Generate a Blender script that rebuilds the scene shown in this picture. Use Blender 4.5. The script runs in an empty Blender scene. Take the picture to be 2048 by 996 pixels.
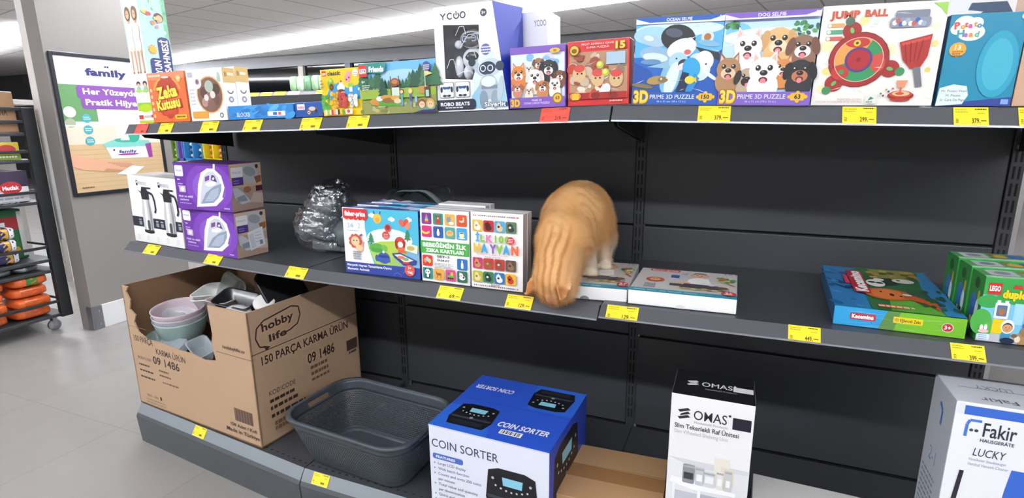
import bpy, bmesh, math, random
import numpy as np
from mathutils import Vector, Matrix, Euler
random.seed(7); RNG = np.random.default_rng(7)
SC = bpy.context.scene
COL = SC.collection
PI = math.pi

# ------------------------------------------------------------------ camera, world, exposure
CAMP = dict(cx=.5566, cy=-1.3288, cz=1.2733, yaw=.3952, pitch=-.2225, roll=-.0083, f=1093.1)
def _rows(yaw, pitch, roll):
    cy, sy, cp, sp = math.cos(yaw), math.sin(yaw), math.cos(pitch), math.sin(pitch)
    fwd = np.array([-sy*cp, cy*cp, sp]); right = np.array([cy, sy, 0.]); up = np.cross(right, fwd)
    c, s = math.cos(roll), math.sin(roll)
    return np.array([c*right+s*up, s*right-c*up, fwd])
CM = _rows(CAMP['yaw'], CAMP['pitch'], CAMP['roll'])
CC = np.array([CAMP['cx'], CAMP['cy'], CAMP['cz']])
cam = bpy.data.cameras.new('camera'); camo = bpy.data.objects.new('camera', cam); COL.objects.link(camo)
cam.sensor_width = 36; cam.sensor_fit = 'HORIZONTAL'; cam.lens = CAMP['f']/2048*36
cam.clip_start = .02; cam.clip_end = 100
camo.matrix_world = Matrix(((CM[0][0], -CM[1][0], -CM[2][0], CC[0]), (CM[0][1], -CM[1][1], -CM[2][1], CC[1]),
                            (CM[0][2], -CM[1][2], -CM[2][2], CC[2]), (0, 0, 0, 1)))
SC.camera = camo
w = bpy.data.worlds.new('world'); SC.world = w; w.use_nodes = True
w.node_tree.nodes['Background'].inputs[0].default_value = (.9, .95, 1, 1)
w.node_tree.nodes['Background'].inputs[1].default_value = .45
SC.view_settings.view_transform = 'Standard'; SC.view_settings.look = 'None'
SC.view_settings.gamma = 1; SC.view_settings.use_curve_mapping = False
SC.view_settings.exposure = 0.34
SC.cycles.use_denoising = True
SC.cycles.max_bounces = 8; SC.cycles.transparent_max_bounces = 24
TUBE = 26.0          # luminance of the fluorescent tubes

def _ray(u, v): return CM.T @ np.array([(u-1024)/CAMP['f'], (v-498)/CAMP['f'], 1.])
def at_z(u, v, z): d = _ray(u, v); return CC + d*(z-CC[2])/d[2]
def at_y(u, v, y): d = _ray(u, v); return CC + d*(y-CC[1])/d[1]
def at_x(u, v, x): d = _ray(u, v); return CC + d*(x-CC[0])/d[0]

# ------------------------------------------------------------------ materials
def lin(h):
    h = h.lstrip('#'); h = ''.join(2*q for q in h) if len(h) == 3 else h; c = [int(h[i:i+2], 16)/255 for i in (0, 2, 4)]
    return tuple(x/12.92 if x <= .04045 else ((x+.055)/1.055)**2.4 for x in c) + (1,)
_M = {}
def mat(col, rough=.45, metal=0., coat=0., trans=0., alpha=1., emit=0., spec=.5, bump=0., bscale=60., mottle=0., name=None):
    key = (col, rough, metal, coat, trans, alpha, emit, spec, bump, bscale, mottle)
    if key in _M: return _M[key]
    m = bpy.data.materials.new(name or 'paint_'+col.lstrip('#')); m.use_nodes = True
    nt = m.node_tree; b = nt.nodes['Principled BSDF']
    b.inputs['Base Color'].default_value = lin(col); b.inputs['Roughness'].default_value = rough
    b.inputs['Metallic'].default_value = metal; b.inputs['Coat Weight'].default_value = coat
    b.inputs['Coat Roughness'].default_value = .12
    b.inputs['Transmission Weight'].default_value = trans; b.inputs['Alpha'].default_value = alpha
    b.inputs['Specular IOR Level'].default_value = spec
    if emit:
        b.inputs['Emission Color'].default_value = lin(col); b.inputs['Emission Strength'].default_value = emit
    if bump or mottle:
        tc = nt.nodes.new('ShaderNodeTexCoord'); n = nt.nodes.new('ShaderNodeTexNoise')
        n.inputs['Scale'].default_value = bscale; n.inputs['Detail'].default_value = 6
        nt.links.new(tc.outputs['Object'], n.inputs['Vector'])
        if bump:
            bp = nt.nodes.new('ShaderNodeBump'); bp.inputs['Strength'].default_value = bump; bp.inputs['Distance'].default_value = .004
            nt.links.new(n.outputs['Fac'], bp.inputs['Height']); nt.links.new(bp.outputs['Normal'], b.inputs['Normal'])
        if mottle:
            mx = nt.nodes.new('ShaderNodeMix'); mx.data_type = 'RGBA'
            c = lin(col); mx.inputs[6].default_value = tuple(x*(1-mottle) for x in c[:3])+(1,)
            mx.inputs[7].default_value = tuple(min(1, x*(1+mottle)) for x in c[:3])+(1,)
            nt.links.new(n.outputs['Fac'], mx.inputs[0]); nt.links.new(mx.outputs[2], b.inputs['Base Color'])
    _M[key] = m
    return m
def paper(col): return mat(col, .38, coat=.15)
def ink(col): return mat(col, .42)

# ------------------------------------------------------------------ mesh builder
class MB:
    def __init__(s): s.v = []; s.f = []; s.m = []; s.mats = []; s.sm = []; s.smooth = False
    def mi(s, m):
        if isinstance(m, str): m = paper(m)
        if m not in s.mats: s.mats.append(m)
        return s.mats.index(m)
    def add(s, vs, fs, m):
        o = len(s.v); s.v += [tuple(map(float, p)) for p in vs]; k = s.mi(m)
        for f in fs: s.f.append([o+i for i in f]); s.m.append(k); s.sm.append(s.smooth)
        return s
    def poly(s, pts, m): return s.add(pts, [list(range(len(pts)))], m)
    def box(s, a, b, m, ms=None):
        x0, y0, z0 = a; x1, y1, z1 = b
        vs = [(x0,y0,z0),(x1,y0,z0),(x1,y1,z0),(x0,y1,z0),(x0,y0,z1),(x1,y0,z1),(x1,y1,z1),(x0,y1,z1)]
        F = dict(D=(0,3,2,1), T=(4,5,6,7), F=(0,1,5,4), R=(1,2,6,5), B=(2,3,7,6), L=(3,0,4,7))
        for k, f in F.items(): s.add([vs[i] for i in f], [(0,1,2,3)], (ms or {}).get(k, m))
        return s
    def prism(s, prof, p0, p1, m, ax='x'):
        """profile of (a,b) pairs swept between two ends; p0/p1 map (a,b)->xyz"""
        A = [p0(*q) for q in prof]; B = [p1(*q) for q in prof]; n = len(prof)
        s.add(A+B, [[i, (i+1) % n, n+(i+1) % n, n+i] for i in range(n)], m)
        s.add(A, [list(range(n))[::-1]], m); s.add(B, [list(range(n))], m); return s
    def tube(s, path, r, m, n=10, cap=True):
        P = [Vector(p) for p in path]; R = r if isinstance(r, (list, tuple)) else [r]*len(P)
        vs = []; up = Vector((0, 0, 1))
        for i, p in enumerate(P):
            t = (P[min(i+1, len(P)-1)]-P[max(i-1, 0)]).normalized()
            a = t.cross(up)
            if a.length < 1e-3: a = t.cross(Vector((0, 1, 0)))
            a.normalize(); b = t.cross(a)
            vs += [p+R[i]*(math.cos(2*PI*k/n)*a+math.sin(2*PI*k/n)*b) for k in range(n)]
        fs = [[i*n+k, i*n+(k+1) % n, (i+1)*n+(k+1) % n, (i+1)*n+k] for i in range(len(P)-1) for k in range(n)]
        if cap: fs += [list(range(n))[::-1], [(len(P)-1)*n+k for k in range(n)]]
        o = s.smooth; s.smooth = True; s.add(vs, fs, m); s.smooth = o; return s
    def lathe(s, prof, m, n=32, c=(0, 0, 0), M=None, sx=1., sy=1.):
        vs = []
        for r, z in prof:
            for k in range(n):
                p = Vector((r*sx*math.cos(2*PI*k/n), r*sy*math.sin(2*PI*k/n), z))
                if M: p = M @ p
                vs.append(p+Vector(c))
        fs = [[i*n+k, i*n+(k+1) % n, (i+1)*n+(k+1) % n, (i+1)*n+k] for i in range(len(prof)-1) for k in range(n)]
        o = s.smooth; s.smooth = True; s.add(vs, fs, m); s.smooth = o; return s
    def blob(s, c, r, m, n=16, k=10, M=None):
        prof = [(math.sin(PI*i/k), -math.cos(PI*i/k)) for i in range(k+1)]
        prof[0] = (1e-4, -1); prof[-1] = (1e-4, 1)
        vs = []
        for a, z in prof:
            for j in range(n):
                p = Vector((r[0]*a*math.cos(2*PI*j/n), r[1]*a*math.sin(2*PI*j/n), r[2]*z))
                if M: p = M @ p
                vs.append(p+Vector(c))
        fs = [[i*n+j, i*n+(j+1) % n, (i+1)*n+(j+1) % n, (i+1)*n+j] for i in range(k) for j in range(n)]
        o = s.smooth; s.smooth = True; s.add(vs, fs, m); s.smooth = o; return s
    def loft(s, rings, m, cap0=True, cap1=True):
        n = len(rings[0]); vs = [p for r in rings for p in r]
        s.add(vs, [[i*n+k, i*n+(k+1) % n, (i+1)*n+(k+1) % n, (i+1)*n+k] for i in range(len(rings)-1) for k in range(n)], m)
        if cap0: s.add(rings[0], [list(range(n))[::-1]], m)
        if cap1: s.add(rings[-1], [list(range(n))], m)
        return s
    def build(s, name, parent=None, bevel=0., solid=0., weld=False, label=None, subsurf=0):
        me = bpy.data.meshes.new(name); me.from_pydata(s.v, [], s.f)
        for m in s.mats: me.materials.append(m)
        me.polygons.foreach_set('material_index', s.m); me.polygons.foreach_set('use_smooth', s.sm); me.update()
        if weld or bevel:
            bm = bmesh.new(); bm.from_mesh(me); bmesh.ops.remove_doubles(bm, verts=bm.verts, dist=1e-5)
            bmesh.ops.recalc_face_normals(bm, faces=bm.faces); bm.to_mesh(me); bm.free()
        o = bpy.data.objects.new(name, me); COL.objects.link(o)
        if parent is not None: o.parent = parent
        if bevel:
            b = o.modifiers.new('bevel', 'BEVEL'); b.width = bevel; b.segments = 2; b.limit_method = 'ANGLE'
        if solid:
            b = o.modifiers.new('solid', 'SOLIDIFY'); b.thickness = solid; b.offset = 0
        if subsurf:
            b = o.modifiers.new('sub', 'SUBSURF'); b.levels = b.render_levels = subsurf
        if label: o['label'] = label
        return o
def tag(o, label, cat, group=None):
    o['label'] = label; o['category'] = cat
    if group: o['group'] = group
    return o
def thing(name, label, cat, loc=(0, 0, 0), yaw=0., slope=0., group=None):
    o = bpy.data.objects.new(name, None); COL.objects.link(o); o.empty_display_size = .05
    o.location = loc; o.rotation_euler = (0, -math.atan(slope), yaw)
    return tag(o, label, cat, group)
def struct(o): o['kind'] = 'structure'; return o

# ------------------------------------------------------------------ printed artwork on a face
_TC = {}
def text_geo(s, bold):
    key = (s, bold)
    if key not in _TC:
        cu = bpy.data.curves.new('t', 'FONT'); cu.body = s; cu.offset = bold; cu.resolution_u = 3; cu.space_character = 1+bold*1.2
        ob = bpy.data.objects.new('t', cu); me = bpy.data.meshes.new_from_object(ob)
        vs = np.array([v.co[:2] for v in me.vertices]) if len(me.vertices) else np.zeros((0, 2))
        fs = [list(p.vertices) for p in me.polygons]
        bpy.data.meshes.remove(me); bpy.data.objects.remove(ob); bpy.data.curves.remove(cu)
        _TC[key] = (vs, fs)
    return _TC[key]
STEP = .00006
class Art:
    """2-D drawing in fractions (0..1, 0..1) of a face; each call lies one ink layer above the last"""
    def __init__(s, O, U, V, w, h, lift=.0003):
        s.O, s.U, s.V = Vector(O), Vector(U).normalized(), Vector(V).normalized(); s.N = s.U.cross(s.V)
        s.w, s.h, s.l = w, h, lift; s.mb = MB(); s.sh = 0.
    kx = 1.
    def P(s, x, y): return s.O+s.U*(x*s.kx*s.w+s.sh*y*s.h)+s.V*(y*s.h)+s.N*s.l
    def up(s): s.l += STEP
    def poly(s, pts, c):
        p = [s.P(*q) for q in pts]
        a = sum(pts[i][0]*pts[(i+1) % len(pts)][1]-pts[(i+1) % len(pts)][0]*pts[i][1] for i in range(len(pts)))
        s.mb.poly(p if a > 0 else p[::-1], ink(c) if isinstance(c, str) else c); s.up(); return s
    def rect(s, x0, y0, x1, y1, c): return s.poly([(x0,y0),(x1,y0),(x1,y1),(x0,y1)], c)
    def rrect(s, x0, y0, x1, y1, c, r=.15):
        rr = r*min((x1-x0)*s.w, (y1-y0)*s.h); rx, ry = rr/s.w, rr/s.h; pts = []
        for cx, cy, a in ((x1-rx,y0+ry,-90),(x1-rx,y1-ry,0),(x0+rx,y1-ry,90),(x0+rx,y0+ry,180)):
            pts += [(cx+rx*math.cos(math.radians(a+t)), cy+ry*math.sin(math.radians(a+t))) for t in (0, 30, 60, 90)]
        return s.poly(pts, c)
    def ell(s, cx, cy, rx, ry, c, rot=0., n=22, a0=0, a1=360):
        pts = []; R = math.radians(rot)
        for k in range(n+(a1-a0 < 360)):
            t = math.radians(a0+(a1-a0)*k/n); x, y = rx*s.w*math.cos(t), ry*s.h*math.sin(t)
            pts.append((cx+(x*math.cos(R)-y*math.sin(R))/s.w, cy+(x*math.sin(R)+y*math.cos(R))/s.h))
        return s.poly(pts, c)
    def circ(s, cx, cy, r, c, **k): return s.ell(cx, cy, r*s.h/s.w, r, c, **k)
    def wedge(s, cx, cy, r0, r1, a0, a1, c, n=10):
        q = s.h/s.w; T = [math.radians(a0+(a1-a0)*k/n) for k in range(n+1)]
        return s.poly([(cx+r1*q*math.cos(t), cy+r1*math.sin(t)) for t in T]+[(cx+r0*q*math.cos(t), cy+r0*math.sin(t)) for t in T[::-1]], c)
    def line(s, pts, wd, c):
        """polyline of width wd (fraction of the height)"""
        for (x0, y0), (x1, y1) in zip(pts[:-1], pts[1:]):
            dx, dy = (x1-x0)*s.w, (y1-y0)*s.h; L = math.hypot(dx, dy) or 1; nx, ny = -dy/L*wd*s.h/2/s.w, dx/L*wd/2
            p = [(x0-nx,y0-ny),(x1-nx,y1-ny),(x1+nx,y1+ny),(x0+nx,y0+ny)]
            s.mb.poly([s.P(*q) for q in p], ink(c) if isinstance(c, str) else c)
        s.up(); return s
    def text(s, t, x, y, size, c, al='l', bold=0., maxw=None, rot=0., shear=0., outline=None, ow=.05, flip=False):
        """cap height `size` as a fraction of the face's height"""
        v0, _ = text_geo(t, bold)
        if len(v0) == 0: return s
        sc = size*s.h/.70; xa, xb = v0[:, 0].min(), v0[:, 0].max(); sx = sc
        if maxw: sx = maxw*s.kx*s.w/(xb-xa)
        off = {'l': -xa, 'c': -(xa+xb)/2, 'r': -xb}[al]; R = math.radians(rot)
        for col, bd in (([(outline, bold+ow)] if outline else [])+[(c, bold)]):
            vs, fs = text_geo(t, bd); out = []
            if outline and bd != bold: ox = off
            for a, b in vs:
                a2, b2 = (a+off)*sx+shear*b*sc, b*sc
                if flip: a2, b2 = -a2, -b2
                px, py = a2*math.cos(R)-b2*math.sin(R), a2*math.sin(R)+b2*math.cos(R)
                out.append(s.P(x+px/s.w/s.kx, y+py/s.h))
            s.mb.add(out, fs, ink(col)); s.up()
        return s
    def lines(s, x0, x1, y, n, gap, hgt, c, jag=.2):
        """small print rendered as short word bars"""
        for i in range(n):
            x = x0; yy = y-i*gap; end = x1-(x1-x0)*jag*random.random()
            while x < end-.01:
                wd = min(random.uniform(.035, .1)*(x1-x0)/.5, end-x); p = [(x,yy),(x+wd,yy),(x+wd,yy+hgt),(x,yy+hgt)]
                s.mb.poly([s.P(*q) for q in p], ink(c)); x += wd+.018*(x1-x0)/.5
        s.up(); return s
    def bars(s, x0, y0, x1, y1, c='#222222', bg='#ffffff'):
        s.rect(x0, y0, x1, y1, bg); x = x0+.06*(x1-x0)
        while x < x1-.1*(x1-x0):
            wd = random.choice((.02, .035, .06))*(x1-x0)
            p = [(x,y0+.15*(y1-y0)),(x+wd,y0+.15*(y1-y0)),(x+wd,y1-.12*(y1-y0)),(x,y1-.12*(y1-y0))]
            s.mb.poly([s.P(*q) for q in p], ink(c)); x += wd+random.choice((.02, .04))*(x1-x0)
        s.up(); return s
    def done(s, name, parent, label=None): return s.mb.build(name, parent, label=label)

class Box:
    """a carton standing at its front-left-bottom corner, +x right, +y into the shelf"""
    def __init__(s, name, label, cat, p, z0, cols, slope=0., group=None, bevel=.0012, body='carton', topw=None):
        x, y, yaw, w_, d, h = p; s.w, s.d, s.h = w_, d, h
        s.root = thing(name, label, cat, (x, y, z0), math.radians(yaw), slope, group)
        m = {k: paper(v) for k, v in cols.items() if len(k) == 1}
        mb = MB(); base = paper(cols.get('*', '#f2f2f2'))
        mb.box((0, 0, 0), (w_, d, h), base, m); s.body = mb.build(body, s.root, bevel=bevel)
    def art(s, face, lift=.0003):
        w_, d, h = s.w, s.d, s.h
        return {'F': lambda: Art((0,0,0),(1,0,0),(0,0,1),w_,h,lift), 'R': lambda: Art((w_,0,0),(0,1,0),(0,0,1),d,h,lift),
                'T': lambda: Art((0,0,h),(1,0,0),(0,1,0),w_,d,lift), 'L': lambda: Art((0,d,0),(0,-1,0),(0,0,1),d,h,lift)}[face]()
# ------------------------------------------------------------------ shelf heights read along the run
def top_z(x): return float(np.interp(x, [-1.62, -.756, .244, 1.244], [1.287, 1.300, 1.3185, 1.293]))
def mid_z(x): return float(np.interp(x, [-1.61, -.756, .239, .2391, 1.244], [.842, .814, .806, .811, .817]))
def top_s(x): return (top_z(x+.02)-top_z(x-.02))/.04
def mid_s(x):
    a = -.756 if -.756 <= x < .239 else (-1.61 if x < -.756 else .24); b = a+.5
    return (mid_z(b)-mid_z(a))/.5
BASE_Z = .165; BACK_Y = .569
XS = [-1.63, -.756, .242, 1.244, 2.244]

# ------------------------------------------------------------------ the shop itself
CEIL = 2.62
def brick_floor():
    m = bpy.data.materials.new('floor_tile'); m.use_nodes = True; nt = m.node_tree; b = nt.nodes['Principled BSDF']
    tc = nt.nodes.new('ShaderNodeTexCoord'); br = nt.nodes.new('ShaderNodeTexBrick'); n = nt.nodes.new('ShaderNodeTexNoise'); n2 = nt.nodes.new('ShaderNodeTexNoise')
    mp = nt.nodes.new('ShaderNodeMapping'); mp.inputs['Rotation'].default_value = (0, 0, .0)
    nt.links.new(tc.outputs['Object'], mp.inputs[0]); nt.links.new(mp.outputs[0], br.inputs['Vector'])
    br.offset = 0; br.inputs['Scale'].default_value = 1; br.inputs['Brick Width'].default_value = .62; br.inputs['Row Height'].default_value = .62
    br.inputs['Mortar Size'].default_value = .0025; br.inputs['Color1'].default_value = lin('#8b8886'); br.inputs['Color2'].default_value = lin('#8f8c89')
    br.inputs['Mortar'].default_value = lin('#838079')
    n.inputs['Scale'].default_value = 9; n.inputs['Detail'].default_value = 8; nt.links.new(tc.outputs['Object'], n.inputs['Vector'])
    n2.inputs['Scale'].default_value = 2.2; n2.inputs['Detail'].default_value = 10; n2.inputs['Roughness'].default_value = .75; nt.links.new(tc.outputs['Object'], n2.inputs['Vector'])
    rp = nt.nodes.new('ShaderNodeValToRGB'); rp.color_ramp.elements[0].position = .62; rp.color_ramp.elements[1].position = .72
    rp.color_ramp.elements[1].color = (.25, .25, .25, 1); nt.links.new(n2.outputs['Fac'], rp.inputs[0])
    mx = nt.nodes.new('ShaderNodeMix'); mx.data_type = 'RGBA'; mx.blend_type = 'SCREEN'; mx.inputs[0].default_value = .35
    nt.links.new(br.outputs['Color'], mx.inputs[6]); nt.links.new(rp.outputs[0], mx.inputs[7]); nt.links.new(mx.outputs[2], b.inputs['Base Color'])
    mr = nt.nodes.new('ShaderNodeMapRange'); mr.inputs[3].default_value = .28; mr.inputs[4].default_value = .5
    nt.links.new(n.outputs['Fac'], mr.inputs[0]); nt.links.new(mr.outputs[0], b.inputs['Roughness'])
    return m
def ceil_mat():
    m = bpy.data.materials.new('ceiling_tile'); m.use_nodes = True; nt = m.node_tree; b = nt.nodes['Principled BSDF']
    tc = nt.nodes.new('ShaderNodeTexCoord'); br = nt.nodes.new('ShaderNodeTexBrick'); mp = nt.nodes.new('ShaderNodeMapping')
    mp.inputs['Rotation'].default_value = (0, 0, .2)
    nt.links.new(tc.outputs['Object'], mp.inputs[0]); nt.links.new(mp.outputs[0], br.inputs['Vector'])
    br.offset = 0; br.inputs['Scale'].default_value = 1; br.inputs['Brick Width'].default_value = .6; br.inputs['Row Height'].default_value = 1.2
    br.inputs['Mortar Size'].default_value = .012; br.inputs['Color1'].default_value = lin('#efecea'); br.inputs['Color2'].default_value = lin('#f2efed')
    br.inputs['Mortar'].default_value = lin('#bab7b5'); nt.links.new(br.outputs['Color'], b.inputs['Base Color']); b.inputs['Roughness'].default_value = .8
    return m
def slab(name, a, b, m): return struct(MB().box(a, b, m).build(name))
slab('floor', (-18, -9, -.1), (7, 10, 0), brick_floor())
slab('ceiling', (-18, -9, CEIL), (7, 10, CEIL+.1), ceil_mat())
WALLM = mat('#817d7a', .6, bump=.05, mottle=.04)
slab('wall_back', (-18, 7.25, 0), (7, 7.4, CEIL), mat('#55565a', .6))
slab('wall_front', (-18, -9, 0), (7, -8.9, CEIL), mat('#b9b7b4', .7))
slab('wall_far', (-18, -9, 0), (-17.9, 10, CEIL), mat('#b9b7b4', .7))
slab('wall_right', (1.30, .64, 0), (3.2, .74, CEIL), mat('#8f8c8b', .6, mottle=.04))
# short grey wall carrying the poster, its white edge trim and its skirting
slab('wall_left', (-3.36, .72, 0), (-3.234, 1.42, CEIL), WALLM)
slab('trim_1', (-3.455, .735, .58), (-3.364, .80, CEIL), mat('#dcdcda', .45))
sk = MB(); sk.box((-3.234, .775, 0), (-3.222, 1.42, .155), mat('#d9dadb', .35, bump=.1)); struct(sk.build('baseboard_left', bevel=.002))
cg = MB(); cg.box((-3.234, .716, 0), (-3.219, .775, .155), mat('#8d8f93', .3, metal=.8))
cg.box((-3.27, .708, 0), (-3.219, .7195, .155), mat('#8d8f93', .3, metal=.8)); g = cg.build('trim_2', bevel=.001); struct(g)
for z in (.03, .12):
    MB().blob((-3.217, .755, z), (.003, .005, .005), mat('#c9cacc', .25, metal=1.)).build('screw', g)

# glazed strip high on the back wall: dark panes between grey mullions
GY = 7.25
gm = mat('#5b5c60', .45)
glass = mat('#08090d', .06, spec=.35)
xs = [-16, -11.5, -7.3, -6.2, -5.15, -4.0, -2.6, -1.2, .2, 1.6, 3.0, 4.6]
WZ0, WZ1 = 1.35, 2.40
for i in range(len(xs)-1):
    o = MB().box((xs[i]+.06, GY-.03, WZ0), (xs[i+1]-.06, GY-.02, WZ1), glass).build('window_%d' % (i+1)); struct(o)
for i, x in enumerate(xs):
    slab('trim_%d' % (10+i), (x-.06, GY-.09, WZ0), (x+.06, GY-.001, WZ1), mat('#a39c92', .5) if i == 2 else gm)
slab('trim_3', (-16.2, GY-.10, WZ1), (4.8, GY-.001, CEIL-.03), gm)
slab('trim_4', (-16.2, GY-.10, WZ0-.12), (4.8, GY-.001, WZ0), gm)

# ------------------------------------------------------------------ fluorescent light lines
def light_line(label, p0, p1, power=1., group='ceiling light lines'):
    dx, dy = p1[0]-p0[0], p1[1]-p0[1]; L = math.hypot(dx, dy)
    t = thing('ceiling_light', label, 'light', (p0[0], p0[1], CEIL), math.atan2(dy, dx))
    MB().box((0, -.03, -.07), (L, .03, -.002), mat('#e6e6e4', .5)).build('housing', t, bevel=.004)
    n = max(1, round(L/1.5))
    for k in range(n):
        a, b = k*L/n+.02, (k+1)*L/n-.02
        MB().box((a, -.042, -.105), (b, .042, -.068), mat('#f3f5fa', .4, emit=TUBE*1.35*power)).build('tube', t, bevel=.012)
light_line('long bright ceiling light line running behind the top shelf toys', (-11.0, 6.85), (2.6, 4.05), 1.3)
light_line('short bright ceiling light line high beyond the grey pillar', (-12.6, 4.55), (-8.2, 3.35), 1.3)
light_line('ceiling light line over the customer aisle in front of the shelves', (-7.0, -2.25), (4.5, -2.25), 1.85)
light_line('ceiling light line over the aisle behind the shelves', (-7.0, 1.35), (4.5, 1.35), 2.2)
light_line('ceiling light line far behind the customer', (-7.0, -6.4), (4.5, -6.4), .5)

# ------------------------------------------------------------------ shelving run, three bays
STEEL = mat('#424449', .42, metal=.15, bump=.02, bscale=400)
DARK = mat('#26272b', .5)
RAIL = mat('#54565b', .38, metal=.15)
EDGE = mat('#8a8c92', .3, metal=.4)  # paler than the rail: highlight on the lip's bottom edge, put into the colour
BACK = mat('#393b3f', .48, bump=.03, bscale=350)
KICK = mat('#4b4f52', .45)
STRIP = mat('#80878d', .4)
SLOT = mat('#060607', .8)
BAYS = ['shelf bay holding the purple iron cartons and the big brown carton',
        'shelf bay with the ginger cat on its middle shelf',
        'shelf bay with a nearly empty middle shelf and the flat animal game box']
def shelf(root, x0, x1, zf, yl, ytop, drop, bkname='bracket'):
    za, zb = zf(x0+1e-4), zf(x1-.004); g = .0025
    def e(x, z): return lambda y, q: (x, y, z+q)
    mb = MB()
    mb.prism([(ytop, 0), (ytop+.004, -.028), (BACK_Y-.009, -.028), (BACK_Y-.009, 0)], e(x0+g, za), e(x1-g, zb), STEEL)
    s = mb.build('shelf_board', root, bevel=.001)
    r = MB().prism([(yl, -drop), (ytop-.001, .0015), (ytop+.003, -.002), (ytop+.003, -.012), (yl+.004, -drop-.002)], e(x0+g, za), e(x1-g, zb), RAIL).build('price_rail', s)
    MB().prism([(yl-.0025, -drop-.0015), (yl-.0015, -drop+.0025), (yl+.002, -drop+.002), (yl+.002, -drop-.0025)], e(x0+g, za), e(x1-g, zb), EDGE).build('rail_highlight', s)
    for xx, zz in ((x0+.006, za), (x1-.006, zb)):
        MB().prism([(ytop+.03, -.029), (ytop+.05, -.05), (BACK_Y-.012, -.10), (BACK_Y-.012, -.029)],
                   lambda y, q: (xx-.0015, y, zz+q), lambda y, q: (xx+.0015, y, zz+q), DARK).build(bkname, s)
BASEP = {0: ((-1.665, -.008), (-.7115, -.1045)), 1: ((-.7085, -.105), (.252, -.105)), 2: ((.254, -.105), (1.254, -.105))}
for bi in range(3):
    x0, x1 = XS[bi], XS[bi+1]
    root = thing('shelving_bay', BAYS[bi], 'shelf', ((x0+x1)/2, .3, 0))
    root.location = (0, 0, 0)
    shelf(root, x0, x1, top_z, .0747, .097, .036)
    shelf(root, x0, x1, mid_z, .0, .030, .029 if bi < 2 else .026)
    # base deck and kick plate
    (ax_, ay_), (bx_, by_) = BASEP[bi]
    dk = MB(); dk.add([(ax_,ay_,BASE_Z),(bx_,by_,BASE_Z),(bx_ if bi else x1,BACK_Y-.009,BASE_Z),(ax_-.03 if bi == 0 else ax_,BACK_Y-.009,BASE_Z),
                       (ax_,ay_,BASE_Z-.012),(bx_,by_,BASE_Z-.012),(bx_ if bi else x1,BACK_Y-.009,BASE_Z-.012),(ax_-.03 if bi == 0 else ax_,BACK_Y-.009,BASE_Z-.012)],
                      [(0,1,2,3),(7,6,5,4),(0,4,5,1),(1,5,6,2),(3,2,6,7),(0,3,7,4)], STEEL)
    d = dk.build('base_deck', root)
    nx, ny = (by_-ay_), -(bx_-ax_); L = math.hypot(nx, ny); nx, ny = nx/L, ny/L
    def off(p, k): return (p[0]+nx*k, p[1]+ny*k)
    A, B = (ax_, ay_), (bx_, by_)
    def pr(k, z): return lambda kk, zz: None
    prof = [(0, BASE_Z), (.022, .131), (.020, .129), (-.004, BASE_Z-.013)]
    MB().prism(prof, lambda k, z: (*off(A, k), z), lambda k, z: (*off(B, k), z), STRIP).build('price_rail', d)
    prof = [(.021, .130), (.028, .118), (.020, .0), (.008, .0), (.010, .128)]
    MB().prism(prof, lambda k, z: (*off(A, k), z), lambda k, z: (*off(B, k), z), KICK).build('kick_plate', root)
    h = MB()
    for k in range(34):
        t = (k+.5)/34; px, py = ax_+(bx_-ax_)*t, ay_+(by_-ay_)*t+.022
        h.box((px-.005, py-.002, BASE_Z-.001), (px+.005, py+.002, BASE_Z+.0004), SLOT)
    h.build('slot_row', d)
    # back panels, 40 cm high, with a dark joint between them
    xb0 = x0-.075 if bi == 0 else x0
    zs = [.165, .5233, .931, 1.414]
    for a, b in zip(zs[:-1], zs[1:]):
        MB().box((xb0+(.021 if bi == 0 else .017), BACK_Y, a+.004), (x1-.017, BACK_Y+.012, b-.004), BACK).build('back_panel', root, bevel=.0025)
    MB().box((xb0+.021, BACK_Y+.0125, .02), (x1-.017, BACK_Y+.016, 1.41), SLOT).build('backing_sheet', root)
    for xx in ([xb0+.004] if bi == 0 else [])+[x1]:
        u = MB().box((xx-.016, BACK_Y-.006, 0), (xx+.016, BACK_Y+.05, 1.42), mat('#323438', .45)).build('upright', root, bevel=.002)
        q = MB()
        for k in range(26):
            z = .2+k*.046
            for sx in (-.006, .006):
                q.box((xx+sx-.0022, BACK_Y-.0075, z), (xx+sx+.0022, BACK_Y-.0055, z+.034), SLOT)
        q.build('slot_column', u)

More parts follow.
